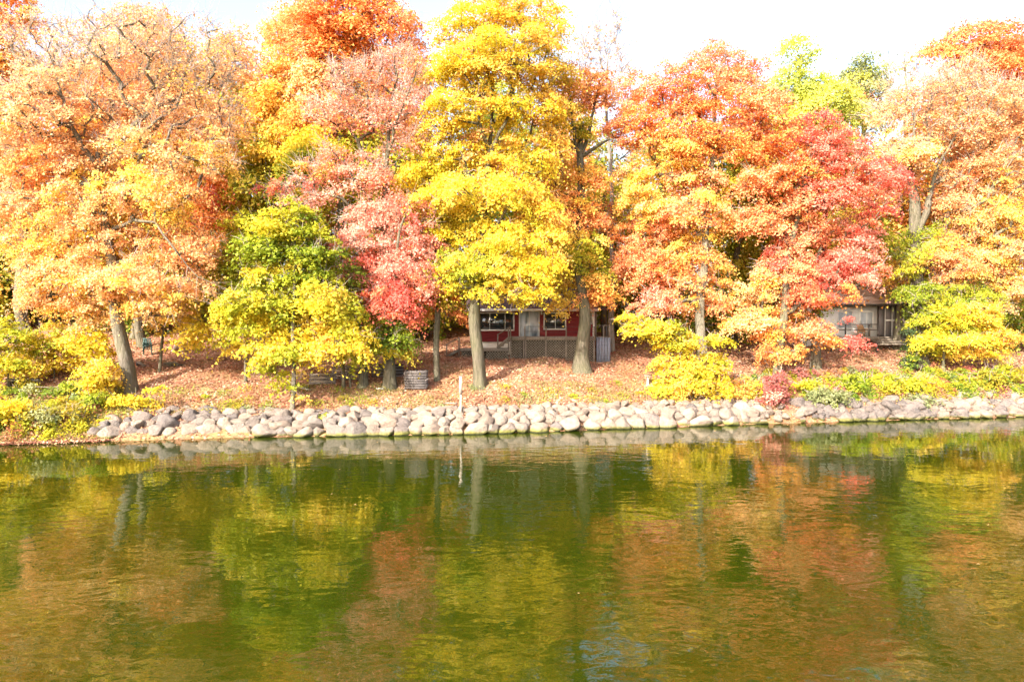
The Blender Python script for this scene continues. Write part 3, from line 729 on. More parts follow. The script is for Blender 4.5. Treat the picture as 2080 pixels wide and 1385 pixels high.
make_tree('maple_tree', 'half-bare peach maple at far right with a thick dark forked trunk', 'tree', G_FRONT,
    [(1872, 742, 27), (1870, 680, 23), (1868, 600, 21), (1861, 500, 21), (1857, 420, 19), (1850, 365, 13), (1845, 290, 8)], None,
    [(1880, 200, 70, 50, 'peach+salmon', .4), (1960, 165, 65, 45, 'peach', .3), (2035, 230, 60, 60, 'peach+salmon', .5), (1940, 260, 70, 45, 'peach+salmon', .5), (1850, 290, 60, 40, 'peach+gold', .7), (1990, 330, 80, 45, 'peach+salmon', .6), (2060, 360, 40, 55, 'gold+peach', .8), (1930, 400, 55, 45, 'peach+salmon', .6), (2010, 430, 70, 40, 'gold+peach', .8), (1945, 470, 50, 35, 'salmon+gold', .7),
     (1895, 515, 45, 26, 'salmon+gold', .9), (1855, 535, 36, 26, 'lime+gold', 1, -1.5), (1872, 600, 44, 24, 'lime+green', 1, -1.5), (1845, 310, 46, 30, 'peach+gold', .8, -1.5), (1878, 640, 34, 16, 'lime+green', 1, -1.4), (2040, 505, 50, 36, 'gold+peach'), (1960, 545, 70, 34, 'salmon+gold'), (1890, 585, 55, 30, 'green+lime'), (2050, 580, 50, 34, 'gold+peach'), (1960, 605, 70, 28, 'lime+green'), (1845, 500, 30, 30, 'lime'), (2010, 640, 50, 20, 'lime+yellow'), (2120, 300, 60, 80, 'peach'), (2120, 450, 60, 70, 'gold+peach')],
    leaf=.13, twigs=8, rt=.024, first=.35, flare=1.25, bark_m='bark_dark', limbs=[[(1861, 480, 15), (1883, 430, 12, -.3), (1893, 370, 8, -.6), (1915, 320, 4, -1), (1950, 260, 2, -1)], [(1850, 365, 10), (1860, 300, 7, -1), (1855, 220, 4, -1.3)]])
make_tree('understory_tree', 'low spreading bright yellow sapling at right above the lakeside shrubs', 'tree', G_FRONT,
    [(1917, 757, 7), (1919, 710, 5), (1925, 660, 4), (1935, 620, 3)], None,
    [(1895, 645, 45, 22, 'lime+yellow'), (1970, 640, 60, 24, 'yellow+gold'), (1925, 668, 50, 18, 'lime+yellow'), (2000, 665, 45, 16, 'yellow'), (1940, 690, 80, 14, 'yellow'), (2025, 685, 45, 18, 'gold+yellow'), (1890, 712, 45, 12, 'yellow+lime'), (1985, 716, 60, 14, 'yellow+gold')], leaf=.14, spacing=.66, R=.58, twigs=3, first=.3, rt=.011, flare=1.1)
make_tree('dead_tree', 'thin leafless treetop against the sky left of the far right orange crown', 'tree', G_FRONT,
    [(1845, 700, 9), (1842, 500, 8), (1840, 300, 6), (1838, 200, 4), (1836, 120, 2)], 60,
    [(1835, 150, 35, 40, 'peach', .02), (1850, 220, 45, 40, 'peach+salmon', .25), (1800, 230, 40, 30, 'peach', .25)], leaf=.28, twigs=10, spacing=1.4, R=1.4, first=.5)
make_tree('maple_tree', 'rust-orange crown at the upper right corner standing on the slope', 'tree', G_FRONT,
    [(1990, 690, 16), (1985, 500, 13), (1985, 300, 9), (1985, 120, 5)], 60,
    [(1950, 105, 60, 50, 'burnt+orange'), (2040, 100, 60, 50, 'burnt+orange'), (2060, 190, 50, 50, 'burnt+orange'), (1975, 185, 60, 45, 'orange+burnt'), (2100, 130, 50, 70, 'burnt+orange'), (1920, 210, 40, 40, 'orange+peach')], leaf=.21, spacing=1.5, R=1.4, twigs=3, first=.45)
make_tree('poplar_tree', 'yellow-green pointed treetop behind the orange and red crowns', 'tree', G_FRONT,
    [(1630, 690, 16), (1628, 500, 13), (1625, 300, 9), (1622, 120, 4)], 66,
    [(1620, 135, 38, 40, 'chartreuse'), (1605, 190, 65, 42, 'chartreuse+sage'), (1680, 200, 50, 45, 'chartreuse'), (1640, 240, 80, 40, 'chartreuse+yellow'), (1720, 260, 50, 45, 'chartreuse')], leaf=.22, spacing=1.5, R=1.4, twigs=3, first=.5)
make_tree('poplar_tree', 'grey-green rounded treetop behind the lime crown', 'tree', G_FRONT,
    [(1755, 690, 16), (1755, 500, 13), (1752, 300, 9), (1750, 140, 4)], 70,
    [(1750, 160, 45, 34, 'sage+chartreuse'), (1770, 220, 55, 40, 'sage+salmon'), (1720, 210, 35, 34, 'sage+chartreuse')], leaf=.22, spacing=1.5, R=1.4, twigs=5, first=.5)

# ---- the wood behind
SKY_X = [-200, 0, 60, 150, 300, 480, 560, 700, 830, 880, 920, 1000, 1130, 1180, 1290, 1400, 1560, 1600, 1700, 1800, 1880, 1950, 2300]
SKY_Y = [80, 120, 220, 140, 90, 110, 60, 40, 150, 260, 170, 120, 160, 260, 230, 210, 230, 240, 230, 240, 200, 140, 100]
BPAL = ['gold+orange', 'olive+gold', 'orange+peach', 'lime+olive', 'gold+lime', 'olive+green', 'orange+burnt', 'lime+yellow']
ORD = ['first', 'second', 'third', 'fourth', 'fifth', 'sixth', 'seventh', 'eighth', 'ninth', 'tenth', 'eleventh', 'twelfth', 'thirteenth', 'fourteenth', 'fifteenth', 'sixteenth',
       'seventeenth', 'eighteenth', 'nineteenth', 'twentieth', 'twenty-first', 'twenty-second', 'twenty-third', 'twenty-fourth', 'twenty-fifth', 'twenty-sixth', 'twenty-seventh']
WORDS = {'gold': 'gold', 'orange': 'orange', 'olive': 'olive', 'peach': 'peach', 'lime': 'yellow-green', 'green': 'green', 'burnt': 'rust', 'yellow': 'yellow', 'pine': 'dark green'}
for row, (D0, step, dy) in enumerate(((58, 118, 70), (70, 125, 10))):
    n_bg = 0
    px = -60 + row * 57
    while px < 2170:
        x = px + random.uniform(-25, 25); D = D0 + random.uniform(-3, 4)
        k = F / D
        top = float(np.interp(x, SKY_X, SKY_Y)) + dy + random.uniform(0, 60)
        pal = BPAL[(n_bg * 5 + row * 3) % len(BPAL)]
        if 470 < x < 640: pal = 'lime+olive'
        if 1450 < x < 1800: pal = random.choice(['lime+olive', 'olive+green', 'gold+lime'])
        hw = random.uniform(60, 85)
        lbs = []
        yb = 575
        nl_ = 5
        for q_ in range(nl_):
            yy = top + 45 + (yb - top - 60) * q_ / (nl_ - 1)
            wq = hw * (.7 + .55 * math.sin(math.pi * (q_ + .6) / nl_))
            lbs.append((x + random.uniform(-25, 25), yy, wq, (yb - top) / nl_ * .85, pal, .75))
        gz = G((x - 1040) / F * D, D)
        py0 = 650 + (CAM_Z - gz) * k
        c1, c2 = (WORDS[w] for w in pal.split('+'))
        make_tree('forest_tree', '%s and %s tree in the %s row of the wood, %s from the left' % (c1, c2, ('nearer', 'farther')[row], ORD[n_bg]), 'tree', 'trees of the wood on the slope',
                  [(x, py0, 15), (x + random.uniform(-10, 10), 560, 12), (x + random.uniform(-12, 12), 400, 9), (x, top + 30, 4)], D, lbs,
                  leaf=.28, spacing=1.9, R=1.75, cover=.62, twigs=2, bark_m='bark_dark', twig_m='twig_dark', rt=.03, first=.3)
        n_bg += 1
        px += step
n_bg = 0
for i_, px in enumerate(range(-60, 2160, 100)):
    D = 57 + (i_ % 3) * 3.0
    if 900 < px < 1250: D = 63
    if 1600 < px < 1940: D = 67
    x = px + random.uniform(-20, 20); k = F / D
    gz = G((x - 1040) / F * D, D); py0 = 650 + (CAM_Z - gz) * k
    pal = random.choice(['green+olive', 'olive+green', 'green+pine', 'lime+olive'])
    h_ = random.uniform(70, 130)
    c1, c2 = (WORDS[w] for w in pal.split('+'))
    make_tree('understory_shrub', 'shaded %s and %s bush under the wood, %s from the left' % (c1, c2, ORD[n_bg]), 'shrub', 'bushes under the wood',
              [(x, py0, 5), (x, py0 - h_ * .5, 4), (x + 3, py0 - h_, 2)], D,
              [(x - 24, py0 - h_ * .4, 52, h_ * .4, pal, .8), (x + 26, py0 - h_ * .5, 52, h_ * .45, pal, .8), (x, py0 - h_ * .85, 46, h_ * .35, pal, .8)],
              leaf=.26, spacing=1.25, R=1.05, cover=.65, twigs=1, bark_m='bark_dark', twig_m='twig_dark', first=.05, rt=.012, stem='stem', foliage='foliage')
    n_bg += 1

# ---- shrubs
def shrub(label, px, py, lobes, leaf=.13, spacing=.55, R=.5, twigs=3, name='shrub', cover=.85, cat='shrub', h=None):
    p = hit(px, py)
    D = p[1]
    top = min(l[1] - l[3] * .3 for l in lobes)
    lb = [tuple(l) + ((1.0,) if len(l) < 6 else ()) + ((random.uniform(-.3, .3),) if len(l) < 7 else ()) for l in lobes]
    return make_tree(name, label, cat, 'lakeside shrubs', [(px, py, 4), (px + 2, (py + top) / 2, 3), (px + 1, top, 2)], D, lb, leaf=leaf, spacing=spacing, R=R, twigs=twigs,
                     first=.02, rt=.009, flare=1.0, cover=cover, stem='stem', foliage='foliage', twig_m='twig')


shrub('tall bright yellow shrub spilling over the stone wall right of the lawn', 1415, 812,
      [(1325, 668, 65, 20, 'yellow+lime'), (1285, 650, 34, 14, 'yellow+lime'), (1385, 695, 55, 22, 'yellow+lime'), (1440, 690, 45, 14, 'yellow+lime'), (1375, 740, 45, 30, 'yellow+gold'), (1430, 750, 50, 34, 'yellow+lime'), (1460, 790, 28, 24, 'yellow'), (1400, 785, 60, 22, 'yellow+gold'), (1345, 790, 32, 16, 'yellow+lime'), (1466, 826, 9, 14, 'yellow')], leaf=.13, spacing=.52, R=.45, name='yellow_shrub')
shrub('sparse yellow-brown bush between the yellow shrub and the red sumac', 1510, 812, [(1505, 785, 32, 24, 'gold+rust', .7), (1535, 780, 20, 20, 'yellow+lime', .6)], name='yellow_shrub')
shrub('dusty pink-red sumac at the top of the stones', 1570, 820, [(1565, 795, 32, 24, 'wine+pink'), (1580, 770, 28, 18, 'wine'), (1555, 815, 25, 8, 'red+wine')], name='sumac_shrub')
shrub('dull burgundy bush at the foot of the red maple', 1620, 775, [(1610, 755, 30, 14, 'wine+rust'), (1640, 762, 22, 10, 'wine')], name='sumac_shrub')
shrub('lime-yellow mound right of the burgundy bush', 1628, 800, [(1628, 782, 30, 14, 'lime+yellow'), (1655, 792, 20, 10, 'lime')])
shrub('pale sage-green bush hanging down to the dark rocks', 1685, 822, [(1680, 800, 38, 16, 'sage'), (1660, 815, 22, 9, 'sage+lime'), (1705, 820, 20, 9, 'sage')])
shrub('low brown bush before the white house lawn', 1690, 775, [(1690, 762, 30, 9, 'rust+olive')])
shrub('green-lime bush left of the middle of the right bank', 1735, 800, [(1735, 775, 36, 20, 'lime+green'), (1715, 790, 20, 10, 'lime')])
shrub('yellow-lime bush above the big brown boulder', 1795, 800, [(1795, 775, 38, 20, 'lime+yellow'), (1780, 790, 26, 10, 'yellow+lime')])
shrub('brightest yellow-green bush right of the big boulder', 1860, 800, [(1855, 778, 36, 18, 'yellow+lime'), (1885, 772, 24, 16, 'yellow+gold')])
shrub('dark green conifer seedling at the foot of the forked trunk', 1850, 755, [(1850, 735, 18, 18, 'pine+green'), (1852, 705, 12, 20, 'pine+green'), (1852, 675, 8, 14, 'pine')], name='conifer_seedling', leaf=.14)
shrub('feathery grey-green clump growing between the rocks', 1870, 828, [(1868, 812, 28, 12, 'sage')], leaf=.13)
shrub('round lime bush right of the yellow sapling stem', 1960, 795, [(1958, 775, 26, 14, 'lime+yellow')])
shrub('olive bush near the right edge above the pale stones', 2020, 790, [(2010, 765, 40, 18, 'olive+green'), (2050, 760, 30, 18, 'lime+olive')])
shrub('green plant at the right edge on the stones', 2070, 806, [(2065, 790, 22, 12, 'lime+green')])
shrub('small lime tuft among the dark rocks', 1745, 823, [(1745, 816, 13, 7, 'lime')], leaf=.13, spacing=.35, R=.3)
shrub('small yellow-green fern on the leftmost stones', 210, 862, [(210, 855, 16, 9, 'yellow+lime')], leaf=.13, spacing=.35, R=.3)
shrub('tiny green tuft between boulders left of the post', 668, 850, [(668, 843, 8, 8, 'lime')], leaf=.12, spacing=.3, R=.25)
shrub('yellow hazel bush at the foot of the peach maple', 215, 822, [(205, 750, 36, 22, 'gold+yellow'), (215, 785, 38, 20, 'gold+yellow'), (190, 770, 26, 20, 'yellow')], leaf=.14, name='yellow_shrub')
shrub('green bush below the yellow hazel at the end of the wall', 190, 835, [(190, 815, 26, 18, 'green+lime'), (185, 835, 16, 8, 'green')])
shrub('low yellow spray to the right of the peach trunk foot', 275, 832, [(260, 812, 50, 14, 'yellow+lime'), (305, 820, 26, 9, 'yellow+gold'), (320, 790, 14, 12, 'yellow')])
shrub('large yellow bush in front of the straight grey trunk', 110, 770, [(100, 690, 50, 30, 'yellow+lime'), (150, 700, 45, 30, 'yellow'), (125, 735, 55, 22, 'yellow+gold'), (190, 700, 40, 34, 'yellow'), (60, 730, 34, 24, 'yellow+lime')], leaf=.16, spacing=.65, R=.56, name='yellow_shrub')
shrub('yellow-lime thicket at the left edge of the view', 15, 800, [(15, 690, 40, 40, 'lime+yellow'), (30, 740, 45, 28, 'yellow+lime'), (-20, 740, 40, 40, 'yellow')], leaf=.16, spacing=.65, R=.56)
shrub('big-leaved yellow branch leaning to the water at the lower left edge', 5, 872, [(10, 825, 34, 14, 'yellow'), (25, 848, 22, 18, 'yellow+gold'), (55, 812, 24, 8, 'yellow+gold'), (-15, 850, 30, 28, 'yellow+lime')], leaf=.19, spacing=.55, R=.45, name='yellow_shrub')
shrub('dark green bush under the yellow thicket', 130, 805, [(125, 790, 26, 14, 'green'), (20, 800, 30, 14, 'green+lime')])
shrub('grassy olive mound on the left bank above the water', 95, 872, [(95, 840, 42, 18, 'olive+sage'), (135, 838, 32, 16, 'olive+sage'), (70, 862, 30, 12, 'lime+olive')], leaf=.13, spacing=.45, R=.45)
shrub('green shrub left of the grey trunk at the left edge', 10, 660, [(15, 610, 45, 30, 'green+lime'), (5, 640, 40, 20, 'green')], leaf=.24, spacing=.8, R=.75)

# ------------------------------------------------------------------ stones
def stone_mesh(seed, sub=3):
    import bmesh
    bm = bmesh.new(); bmesh.ops.create_icosphere(bm, subdivisions=sub, radius=1)
    r = random.Random(seed)
    off = Vector((r.uniform(-50, 50), r.uniform(-50, 50), r.uniform(-50, 50)))
    planes = [(Vector((r.gauss(0, 1), r.gauss(0, 1), r.gauss(0, 1))).normalized(), r.uniform(.48, .82)) for _ in range(15)]
    for v in bm.verts:
        p = v.co.copy()
        for nrm, d in planes:
            e = p.dot(nrm) - d
            if e > 0: p -= nrm * e * .9
        p *= 1 + .16 * mnoise.noise(v.co * 1.1 + off) + .05 * mnoise.noise(v.co * 3.2 + off)
        v.co = p
    me = bpy.data.meshes.new('stone'); bm.to_mesh(me); bm.free()
    me.polygons.foreach_set('use_smooth', np.ones(len(me.polygons), bool))
    me.update(); return me


SM = [stone_mesh(100 + i_) for i_ in range(14)]
for s_ in SM: s_.materials.append(M['stone'])
SG = [s_.copy() for s_ in SM]
for s_ in SG: s_.materials[0] = M['stone_grey']


def put_stone(parent, off, x, y, z, rx, ry, rz, grey=False, name='stone'):
    o = bpy.data.objects.new(name, random.choice(SG if grey else SM))
    o.location = (x - off[0], y - off[1], z - off[2])
    o.scale = (rx, ry, rz)
    o.rotation_euler = (random.choice([0, math.pi]) + random.uniform(-.3, .3), random.uniform(-.45, .45), random.choice([0, math.pi]) + random.uniform(-.3, .3))
    COL.objects.link(o); o.parent = parent
    return o


def Xs(px):
    """shoreline point seen at px"""
    u = (px - 1040) / F
    D = 38.0
    for _ in range(30): D = .5 * D + .5 * float(shore(u * D))
    return u * D, D


x0, y0 = Xs(900)
wall = empty('stone_wall', (x0, y0, 0), 'long retaining wall of stacked pale round boulders along the water', 'stone wall')
woff = (x0, y0, 0)
xa = Xs(146)[0]; xb = Xs(1545)[0]
# rows: s, z, half-width range, half-height
for (s0, z0, w0, w1, hh, xi, xj) in ((.42, .16, .34, .66, .44, xa, xb), (.85, .52, .28, .54, .36, xa + .3, xb), (1.35, .76, .26, .5, .3, xa + .5, xb), (1.85, .92, .22, .46, .26, xa + .6, xb), (2.35, 1.06, .24, .46, .2, xa + .9, xb)):
    x = xi
    while x < xj:
        w = w0 + (w1 - w0) * random.random() ** 1.3
        left = np.clip((-13.5 - x) / 2, 0, 1)
        yy = float(shore(x + w)) + s0 + random.uniform(-.14, .14) + .55 * left
        h_ = (.55 * hh + .45 * w) * random.uniform(.8, 1.2)
        put_stone(wall, woff, x + w, yy, z0 + random.uniform(-.09, .09) + .1 * left, w * 1.42, w * random.uniform(.95, 1.2), h_ * 1.12, grey=random.random() < .12 + .4 * np.clip((-5 - x) / 6, 0, 1))  # greyer toward the left end: the colour stands in for missing tree shade
        x += w * 2 * random.uniform(.86, 1.0)
xa2 = Xs(1535)[0]; xb2 = Xs(1655)[0]
for q_ in range(32):
    x = random.uniform(xa2, xb2); s_ = random.uniform(.1, 2.1)
    w = random.uniform(.18, .32)
    put_stone(wall, woff, x, float(shore(x)) + s_, float(np.interp(s_, [0, 2.2], [.1, 1.15])), w * 1.15, w, w * .85)

x0, y0 = Xs(1850)
bank = empty('rock_bank', (x0, y0, 0), 'loose bank of small grey and brown rocks along the right shore', 'rock bank')
boff = (x0, y0, 0)
xa = Xs(1650)[0]; xb = Xs(2130)[0]
for q_ in range(290):
    x = random.uniform(xa, xb); s_ = random.uniform(.15, 3.0) if x > Xs(1920)[0] else random.uniform(.1, 2.3)
    w = random.uniform(.16, .4) if random.random() < .8 else random.uniform(.4, .6)
    put_stone(bank, boff, x, float(shore(x)) + s_, float(np.interp(s_, [0, 2.2, 3], [.06, 1.0, 1.35])), w * 1.2, w, w * .8, grey=(x < Xs(1915)[0] or random.random() < .25))
p = W(1812, 834, 43.8)
bo = empty('boulder', (p[0], p[1], G(p[0], p[1])), 'largest rounded brown boulder on the right bank', 'boulder')
o = bpy.data.objects.new('stone', SG[3]); o.location = (0, 0, .3); o.scale = (.72, .6, .52); o.rotation_euler = (.1, .2, .4); COL.objects.link(o); o.parent = bo
o.name = 'boulder_rock'

# ------------------------------------------------------------------ leaf litter, grass, floating leaves
n = 150000
x = rng.uniform(-34, 44, n); s_ = 1.6 + 22 * rng.uniform(0, 1, n) ** 1.7
y = shore(x) + s_
C = np.stack([x, y, ground(x, y) + rng.uniform(.015, .06, n)], 1)
Nn = unit(np.array((0, 0, 1.0)) + rng.normal(0, .38, (n, 3)))
lc = np.array([(.40, .20, .12), (.47, .28, .18), (.34, .15, .09), (.50, .34, .24), (.43, .18, .12), (.50, .30, .15), (.30, .13, .08)])
dr = (np.sin(x * .5 + 1.7 * np.sin(y * .45)) + np.sin(x * 1.3 - y * .8) + .6 * np.sin(y * 2.1 + x * .3))[:, None]
cols = lc[rng.integers(0, len(lc), n)] * rng.uniform(.75, 1.15, (n, 1)) * (1 + .13 * dr * np.array((.7, 1.1, 1.4)))
o = leaf_quads(C, Nn, rng.uniform(.09, .17, n), np.clip(cols, 0, .85), 'fallen_leaves', M['litter']); tag(o, 'rust and tan fallen leaves carpeting the slope', 'fallen leaves', kind='stuff')
n = 9000
x = rng.uniform(-30, 44, n); s_ = rng.normal(0, 1, n)
x = np.where(rng.uniform(0, 1, n) < .35, rng.uniform(-30, -20.5, n), x)
s_ = np.where(x < -21, rng.uniform(-.1, .9, n), rng.uniform(.2, 2.3, n))
y = shore(x) + s_
C = np.stack([x, y, np.maximum(ground(x, y), .02) + rng.uniform(.01, .1, n)], 1)
cols = lc[rng.integers(0, len(lc), n)] * rng.uniform(.75, 1.15, (n, 1))
o = leaf_quads(C, unit(np.array((0, 0, 1.0)) + rng.normal(0, .4, (n, 3))), rng.uniform(.1, .18, n), np.clip(cols, 0, .85), 'fallen_leaves', M['litter']); tag(o, 'fallen leaves caught between the boulders and along the waterline', 'fallen leaves', kind='stuff')


def grass(n, xr, sr, cols, label, patch=.5):
    x = rng.uniform(*xr, n * 3); s_ = rng.uniform(*sr, n * 3)
    f = np.sin(x * 1.1 + 2 * np.sin(s_ * .9)) + np.sin(x * .43 + s_ * 1.3) + rng.normal(0, .5, n * 3)
    k_ = np.argsort(-f)[:int(n * 3 * patch)]; k_ = rng.choice(k_, n, replace=False)
    x = x[k_]; s_ = s_[k_]; y = shore(x) + s_
    B = np.stack([x, y, ground(x, y) - .02], 1)
    an = rng.uniform(0, 6.28, n); h_ = rng.uniform(.08, .22, n)[:, None]
    side = np.stack([np.cos(an), np.sin(an), 0 * an], 1) * .022
    lean = np.stack([rng.normal(0, .35, n), rng.normal(0, .35, n), np.ones(n)], 1) * h_
    V = np.stack([B - side, B + side, B + lean], 1).reshape(-1, 3)
    me = np_mesh('grass', V, np.arange(n * 3).reshape(-1, 3), M['grass'])
    a = me.attributes.new('leaf_colour', 'FLOAT_COLOR', 'FACE')
    cc = np.array(cols)[rng.integers(0, len(cols), n)] * rng.uniform(.8, 1.15, (n, 1))
    a.data.foreach_set('color', np.concatenate([cc, np.ones((n, 1))], 1).astype(np.float32).ravel())
    return tag(link(bpy.data.objects.new('grass', me)), label, 'grass', kind='stuff')


grass(9000, (-21, 12), (2.2, 5.5), [(.22, .22, .05), (.3, .27, .08), (.17, .19, .04), (.36, .28, .12)], 'thin patchy grass behind the stone wall', .45)
grass(16000, (-32, -21), (.3, 4), [(.3, .3, .06), (.42, .38, .1), (.25, .26, .05)], 'rough grass on the left bank', .7)
grass(20000, (14, 44), (1.6, 6), [(.26, .28, .06), (.4, .36, .14), (.36, .28, .14)], 'rough weeds above the right bank', .7)


def undergrowth(n, nclump, xr, sr, pals, label, size=.12, hgt=.5):
    cx = rng.uniform(*xr, nclump); cs = rng.uniform(*sr, nclump); cr = rng.uniform(.25, .8, nclump)
    cc = np.concatenate([pal_pick(pals[rng.integers(0, len(pals))], 1) for _ in range(nclump)])
    ii = rng.integers(0, nclump, n)
    dx, dy = rng.normal(0, .5, (2, n)) * cr[ii]
    x = cx[ii] + dx; y = shore(cx[ii]) + cs[ii] + dy
    hh = rng.uniform(0, 1, n) ** .7 * hgt * (cr[ii] + .35) * np.exp(-(dx ** 2 + dy ** 2) / (cr[ii] ** 2))
    C = np.stack([x, y, ground(x, y) + .03 + hh], 1)
    o = leaf_quads(C, unit(np.array((0, -.2, .7)) + rng.normal(0, .5, (n, 3))), size * rng.uniform(.6, 1.2, n), np.clip(cc[ii] * rng.uniform(.75, 1.15, (n, 1)), .01, .85), 'undergrowth', M['leaf'])
    return tag(o, label, 'undergrowth', kind='stuff')


undergrowth(52000, 190, (14.5, 40), (2.3, 5.5), ['lime+olive', 'olive+green', 'olive+rust', 'rust+olive', 'green+lime', 'rust+wine', 'sage+olive'], 'tangled green, yellow and rust weeds along the top of the right bank', .12, .75)
undergrowth(20000, 80, (-30, -22.6), (.6, 5.5), ['lime+olive', 'olive+green', 'yellow+lime', 'sage+olive', 'rust+olive'], 'tangled green and yellow weeds on the left bank', .12, .7)
undergrowth(7000, 60, (-20, 12), (2.4, 5), ['lime+olive', 'olive+rust', 'sage+olive'], 'low weeds scattered behind the stone wall', .09, .25)
n = 80
x = rng.uniform(-16, 30, n); y = np.where(rng.uniform(0, 1, n) < .65, shore(x) - rng.uniform(.3, 9, n) ** 1.0, rng.uniform(15, 36, n))
C = np.stack([x * y / 40, y, np.full(n, .012)], 1)
C[:, 1] = np.minimum(C[:, 1], shore(C[:, 0]) - .3)
o = leaf_quads(C, unit(np.array((0, 0, 1.0)) + rng.normal(0, .08, (n, 3))), rng.uniform(.05, .1, n), np.array([(.4, .25, .1)]) * rng.uniform(.7, 1.1, (n, 1)), 'floating_leaves', M['litter'])
tag(o, 'scattered leaves floating on the lake', 'floating leaves', kind='stuff')

# ------------------------------------------------------------------ red cabin
def px_x(px, D): return (px - 1040) / F * D
def py_z(py, D): return float(W(1040, py, D)[2])


D = 51.0
xl, xr = px_x(960, D), px_x(1206, D)
ze, zs, zf = py_z(628, D), py_z(694, D), py_z(684, D)
zg = G(1.5, D) - .3
cab = empty('red_cabin', (1.5, D, G(1.5, D)), 'dark red lakeside cabin with white trimmed windows and a sliding glass door', 'cabin')
YB = D + 7
mb = MB(); mb.box(xl, xr, D + .05, YB, zs, ze - .02)
# gable ends under the roof
mb.build('wall', M['red'], cab)
mb = MB(); zc = zs
while zc < ze - .05:
    mb.add([(xl - .03, D + .045, zc + .16), (xr + .03, D + .045, zc + .16), (xr + .03, D - .012, zc), (xl - .03, D - .012, zc), (xl - .03, D + .049, zc), (xr + .03, D + .049, zc)], [(0, 3, 2, 1), (3, 4, 5, 2)])
    zc += .16
o = mb.build('clapboard_siding', M['red'], cab); o['kind'] = 'stuff'
MB().box(xl - .02, xr + .02, D + .06, YB - .1, zg, zs - .003).build('foundation', M['skirt'], cab)
for cx in (xl, xr):
    MB().box(cx - .07, cx + .07, D - .035, D + .1, zs, ze - .1).build('corner_board', M['white'], cab)
# roof
rz_ = 1.75; ym = D + 3.5
mb = MB()
for (ya, za, yb_, zb) in ((D - .6, ze - .02, ym, ze + rz_), (ym, ze + rz_, YB + .6, ze - .02)):
    n_ = 12
    for q_ in range(n_):
        t0, t1 = q_ / n_, (q_ + 1) / n_ + .012
        z_a = za + (zb - za) * t0; z_b = za + (zb - za) * t1; y_a = ya + (yb_ - ya) * t0; y_b = ya + (yb_ - ya) * t1
        lift = .03 if za < zb else .0
        V = [(xl - .5, y_a, z_a + .03), (xr + .3, y_a, z_a + .03), (xr + .3, y_b, z_b), (xl - .5, y_b, z_b), (xl - .5, y_a, z_a - .06), (xr + .3, y_a, z_a - .06), (xr + .3, y_b, z_b - .08), (xl - .5, y_b, z_b - .08)]
        mb.add(V, [(0, 1, 2, 3), (4, 7, 6, 5), (0, 4, 5, 1), (1, 5, 6, 2), (2, 6, 7, 3), (3, 7, 4, 0)])
mb.build('roof', M['roof_dark'], cab)
MB().box(xl - .5, xr + .3, D - .655, D - .605, ze - .16, ze + .02).build('fascia', M['white'], cab)
MB().box(xl - .45, xr + .25, D - .6, D, ze - .1, ze - .07).build('soffit', M['white'], cab)


def window(parent, D, xa, xb, za, zb, mull=(), hor=(), name='window', pane_m='glass', t=.1, dep=.06):
    mb = MB(); y0_, y1_ = D - dep, D - .014
    mb.box(xa, xa + t, y0_, y1_, za, zb); mb.box(xb - t, xb, y0_, y1_, za, zb)
    mb.box(xa + t, xb - t, y0_, y1_, za, za + t); mb.box(xa + t, xb - t, y0_, y1_, zb - t, zb)
    f = mb.build(name, M['white'], parent)
    for x in mull:
        m_ = MB().box(x - .025, x + .025, y0_ + .01, y1_ - .005, za + t, zb - t).build('mullion', M['white'], f)
    for z in hor:
        m_ = MB().box(xa + t, xb - t, y0_ + .015, y1_ - .008, z - .02, z + .02).build('mullion', M['white'], f)
    p_ = MB().box(xa + t - .01, xb - t + .01, D - .035, D - .02, za + t - .01, zb - t + .01).build('pane', M[pane_m], f)
    return f


pxx = lambda a: px_x(a, D)
pz = lambda a: py_z(a, D)
window(cab, D, pxx(972), pxx(1045), pz(672), pz(634), (pxx(995), pxx(1026)))
window(cab, D, pxx(1104), pxx(1150), pz(670), pz(634), (pxx(1128),))
window(cab, D, pxx(1186), pxx(1204), pz(658), pz(629), (), (pz(644),))
dr = window(cab, D - .01, pxx(1054), pxx(1096), pz(687), pz(630), (pxx(1075),), (), 'sliding_door', 'door_reflection_glass', .09)
mb = MB(); mb.box(pxx(1098), pxx(1101.5), D - .14, D - .02, pz(637), pz(631)); mb.bar((pxx(1100), D - .08, pz(637)), (pxx(1100), D - .08, pz(639)), .12, .12)
mb.build('porch_lamp', M['white'], cab)
# porch roof post and side porch at the right end
for px in (1209, 1236):
    MB().box(px_x(px, 51.5) - .07, px_x(px, 51.5) + .07, 51.2, 51.34, py_z(690, 51.3), ze - .05).build('porch_post', M['wood'], cab)
MB().box(xr + .31, px_x(1240, 51.5), 50.6, 54, ze - .04, ze + .06).build('porch_roof', M['roof_dark'], cab)

# deck
D2 = 49.2
deck = empty('cabin_deck', (3, D2, G(3, D2)), 'weathered wooden deck with lattice skirt and rails in front of the red cabin', 'deck')
dx0, dx1 = px_x(1036, D2), px_x(1210, D2)
zt = py_z(684, D2)
nb_ = 12
for q_ in range(nb_):
    ya = D2 + q_ * (D - .07 - D2) / nb_
    MB().box(dx0, dx1, ya, ya + (D - .07 - D2) / nb_ - .012, zt - .04, zt).build('deck_board', M['wood'], deck)
MB().box(dx0, dx1, D2 - .05, D2 - .003, zt - .26, zt - .005).build('rim_board', M['wood'], deck)


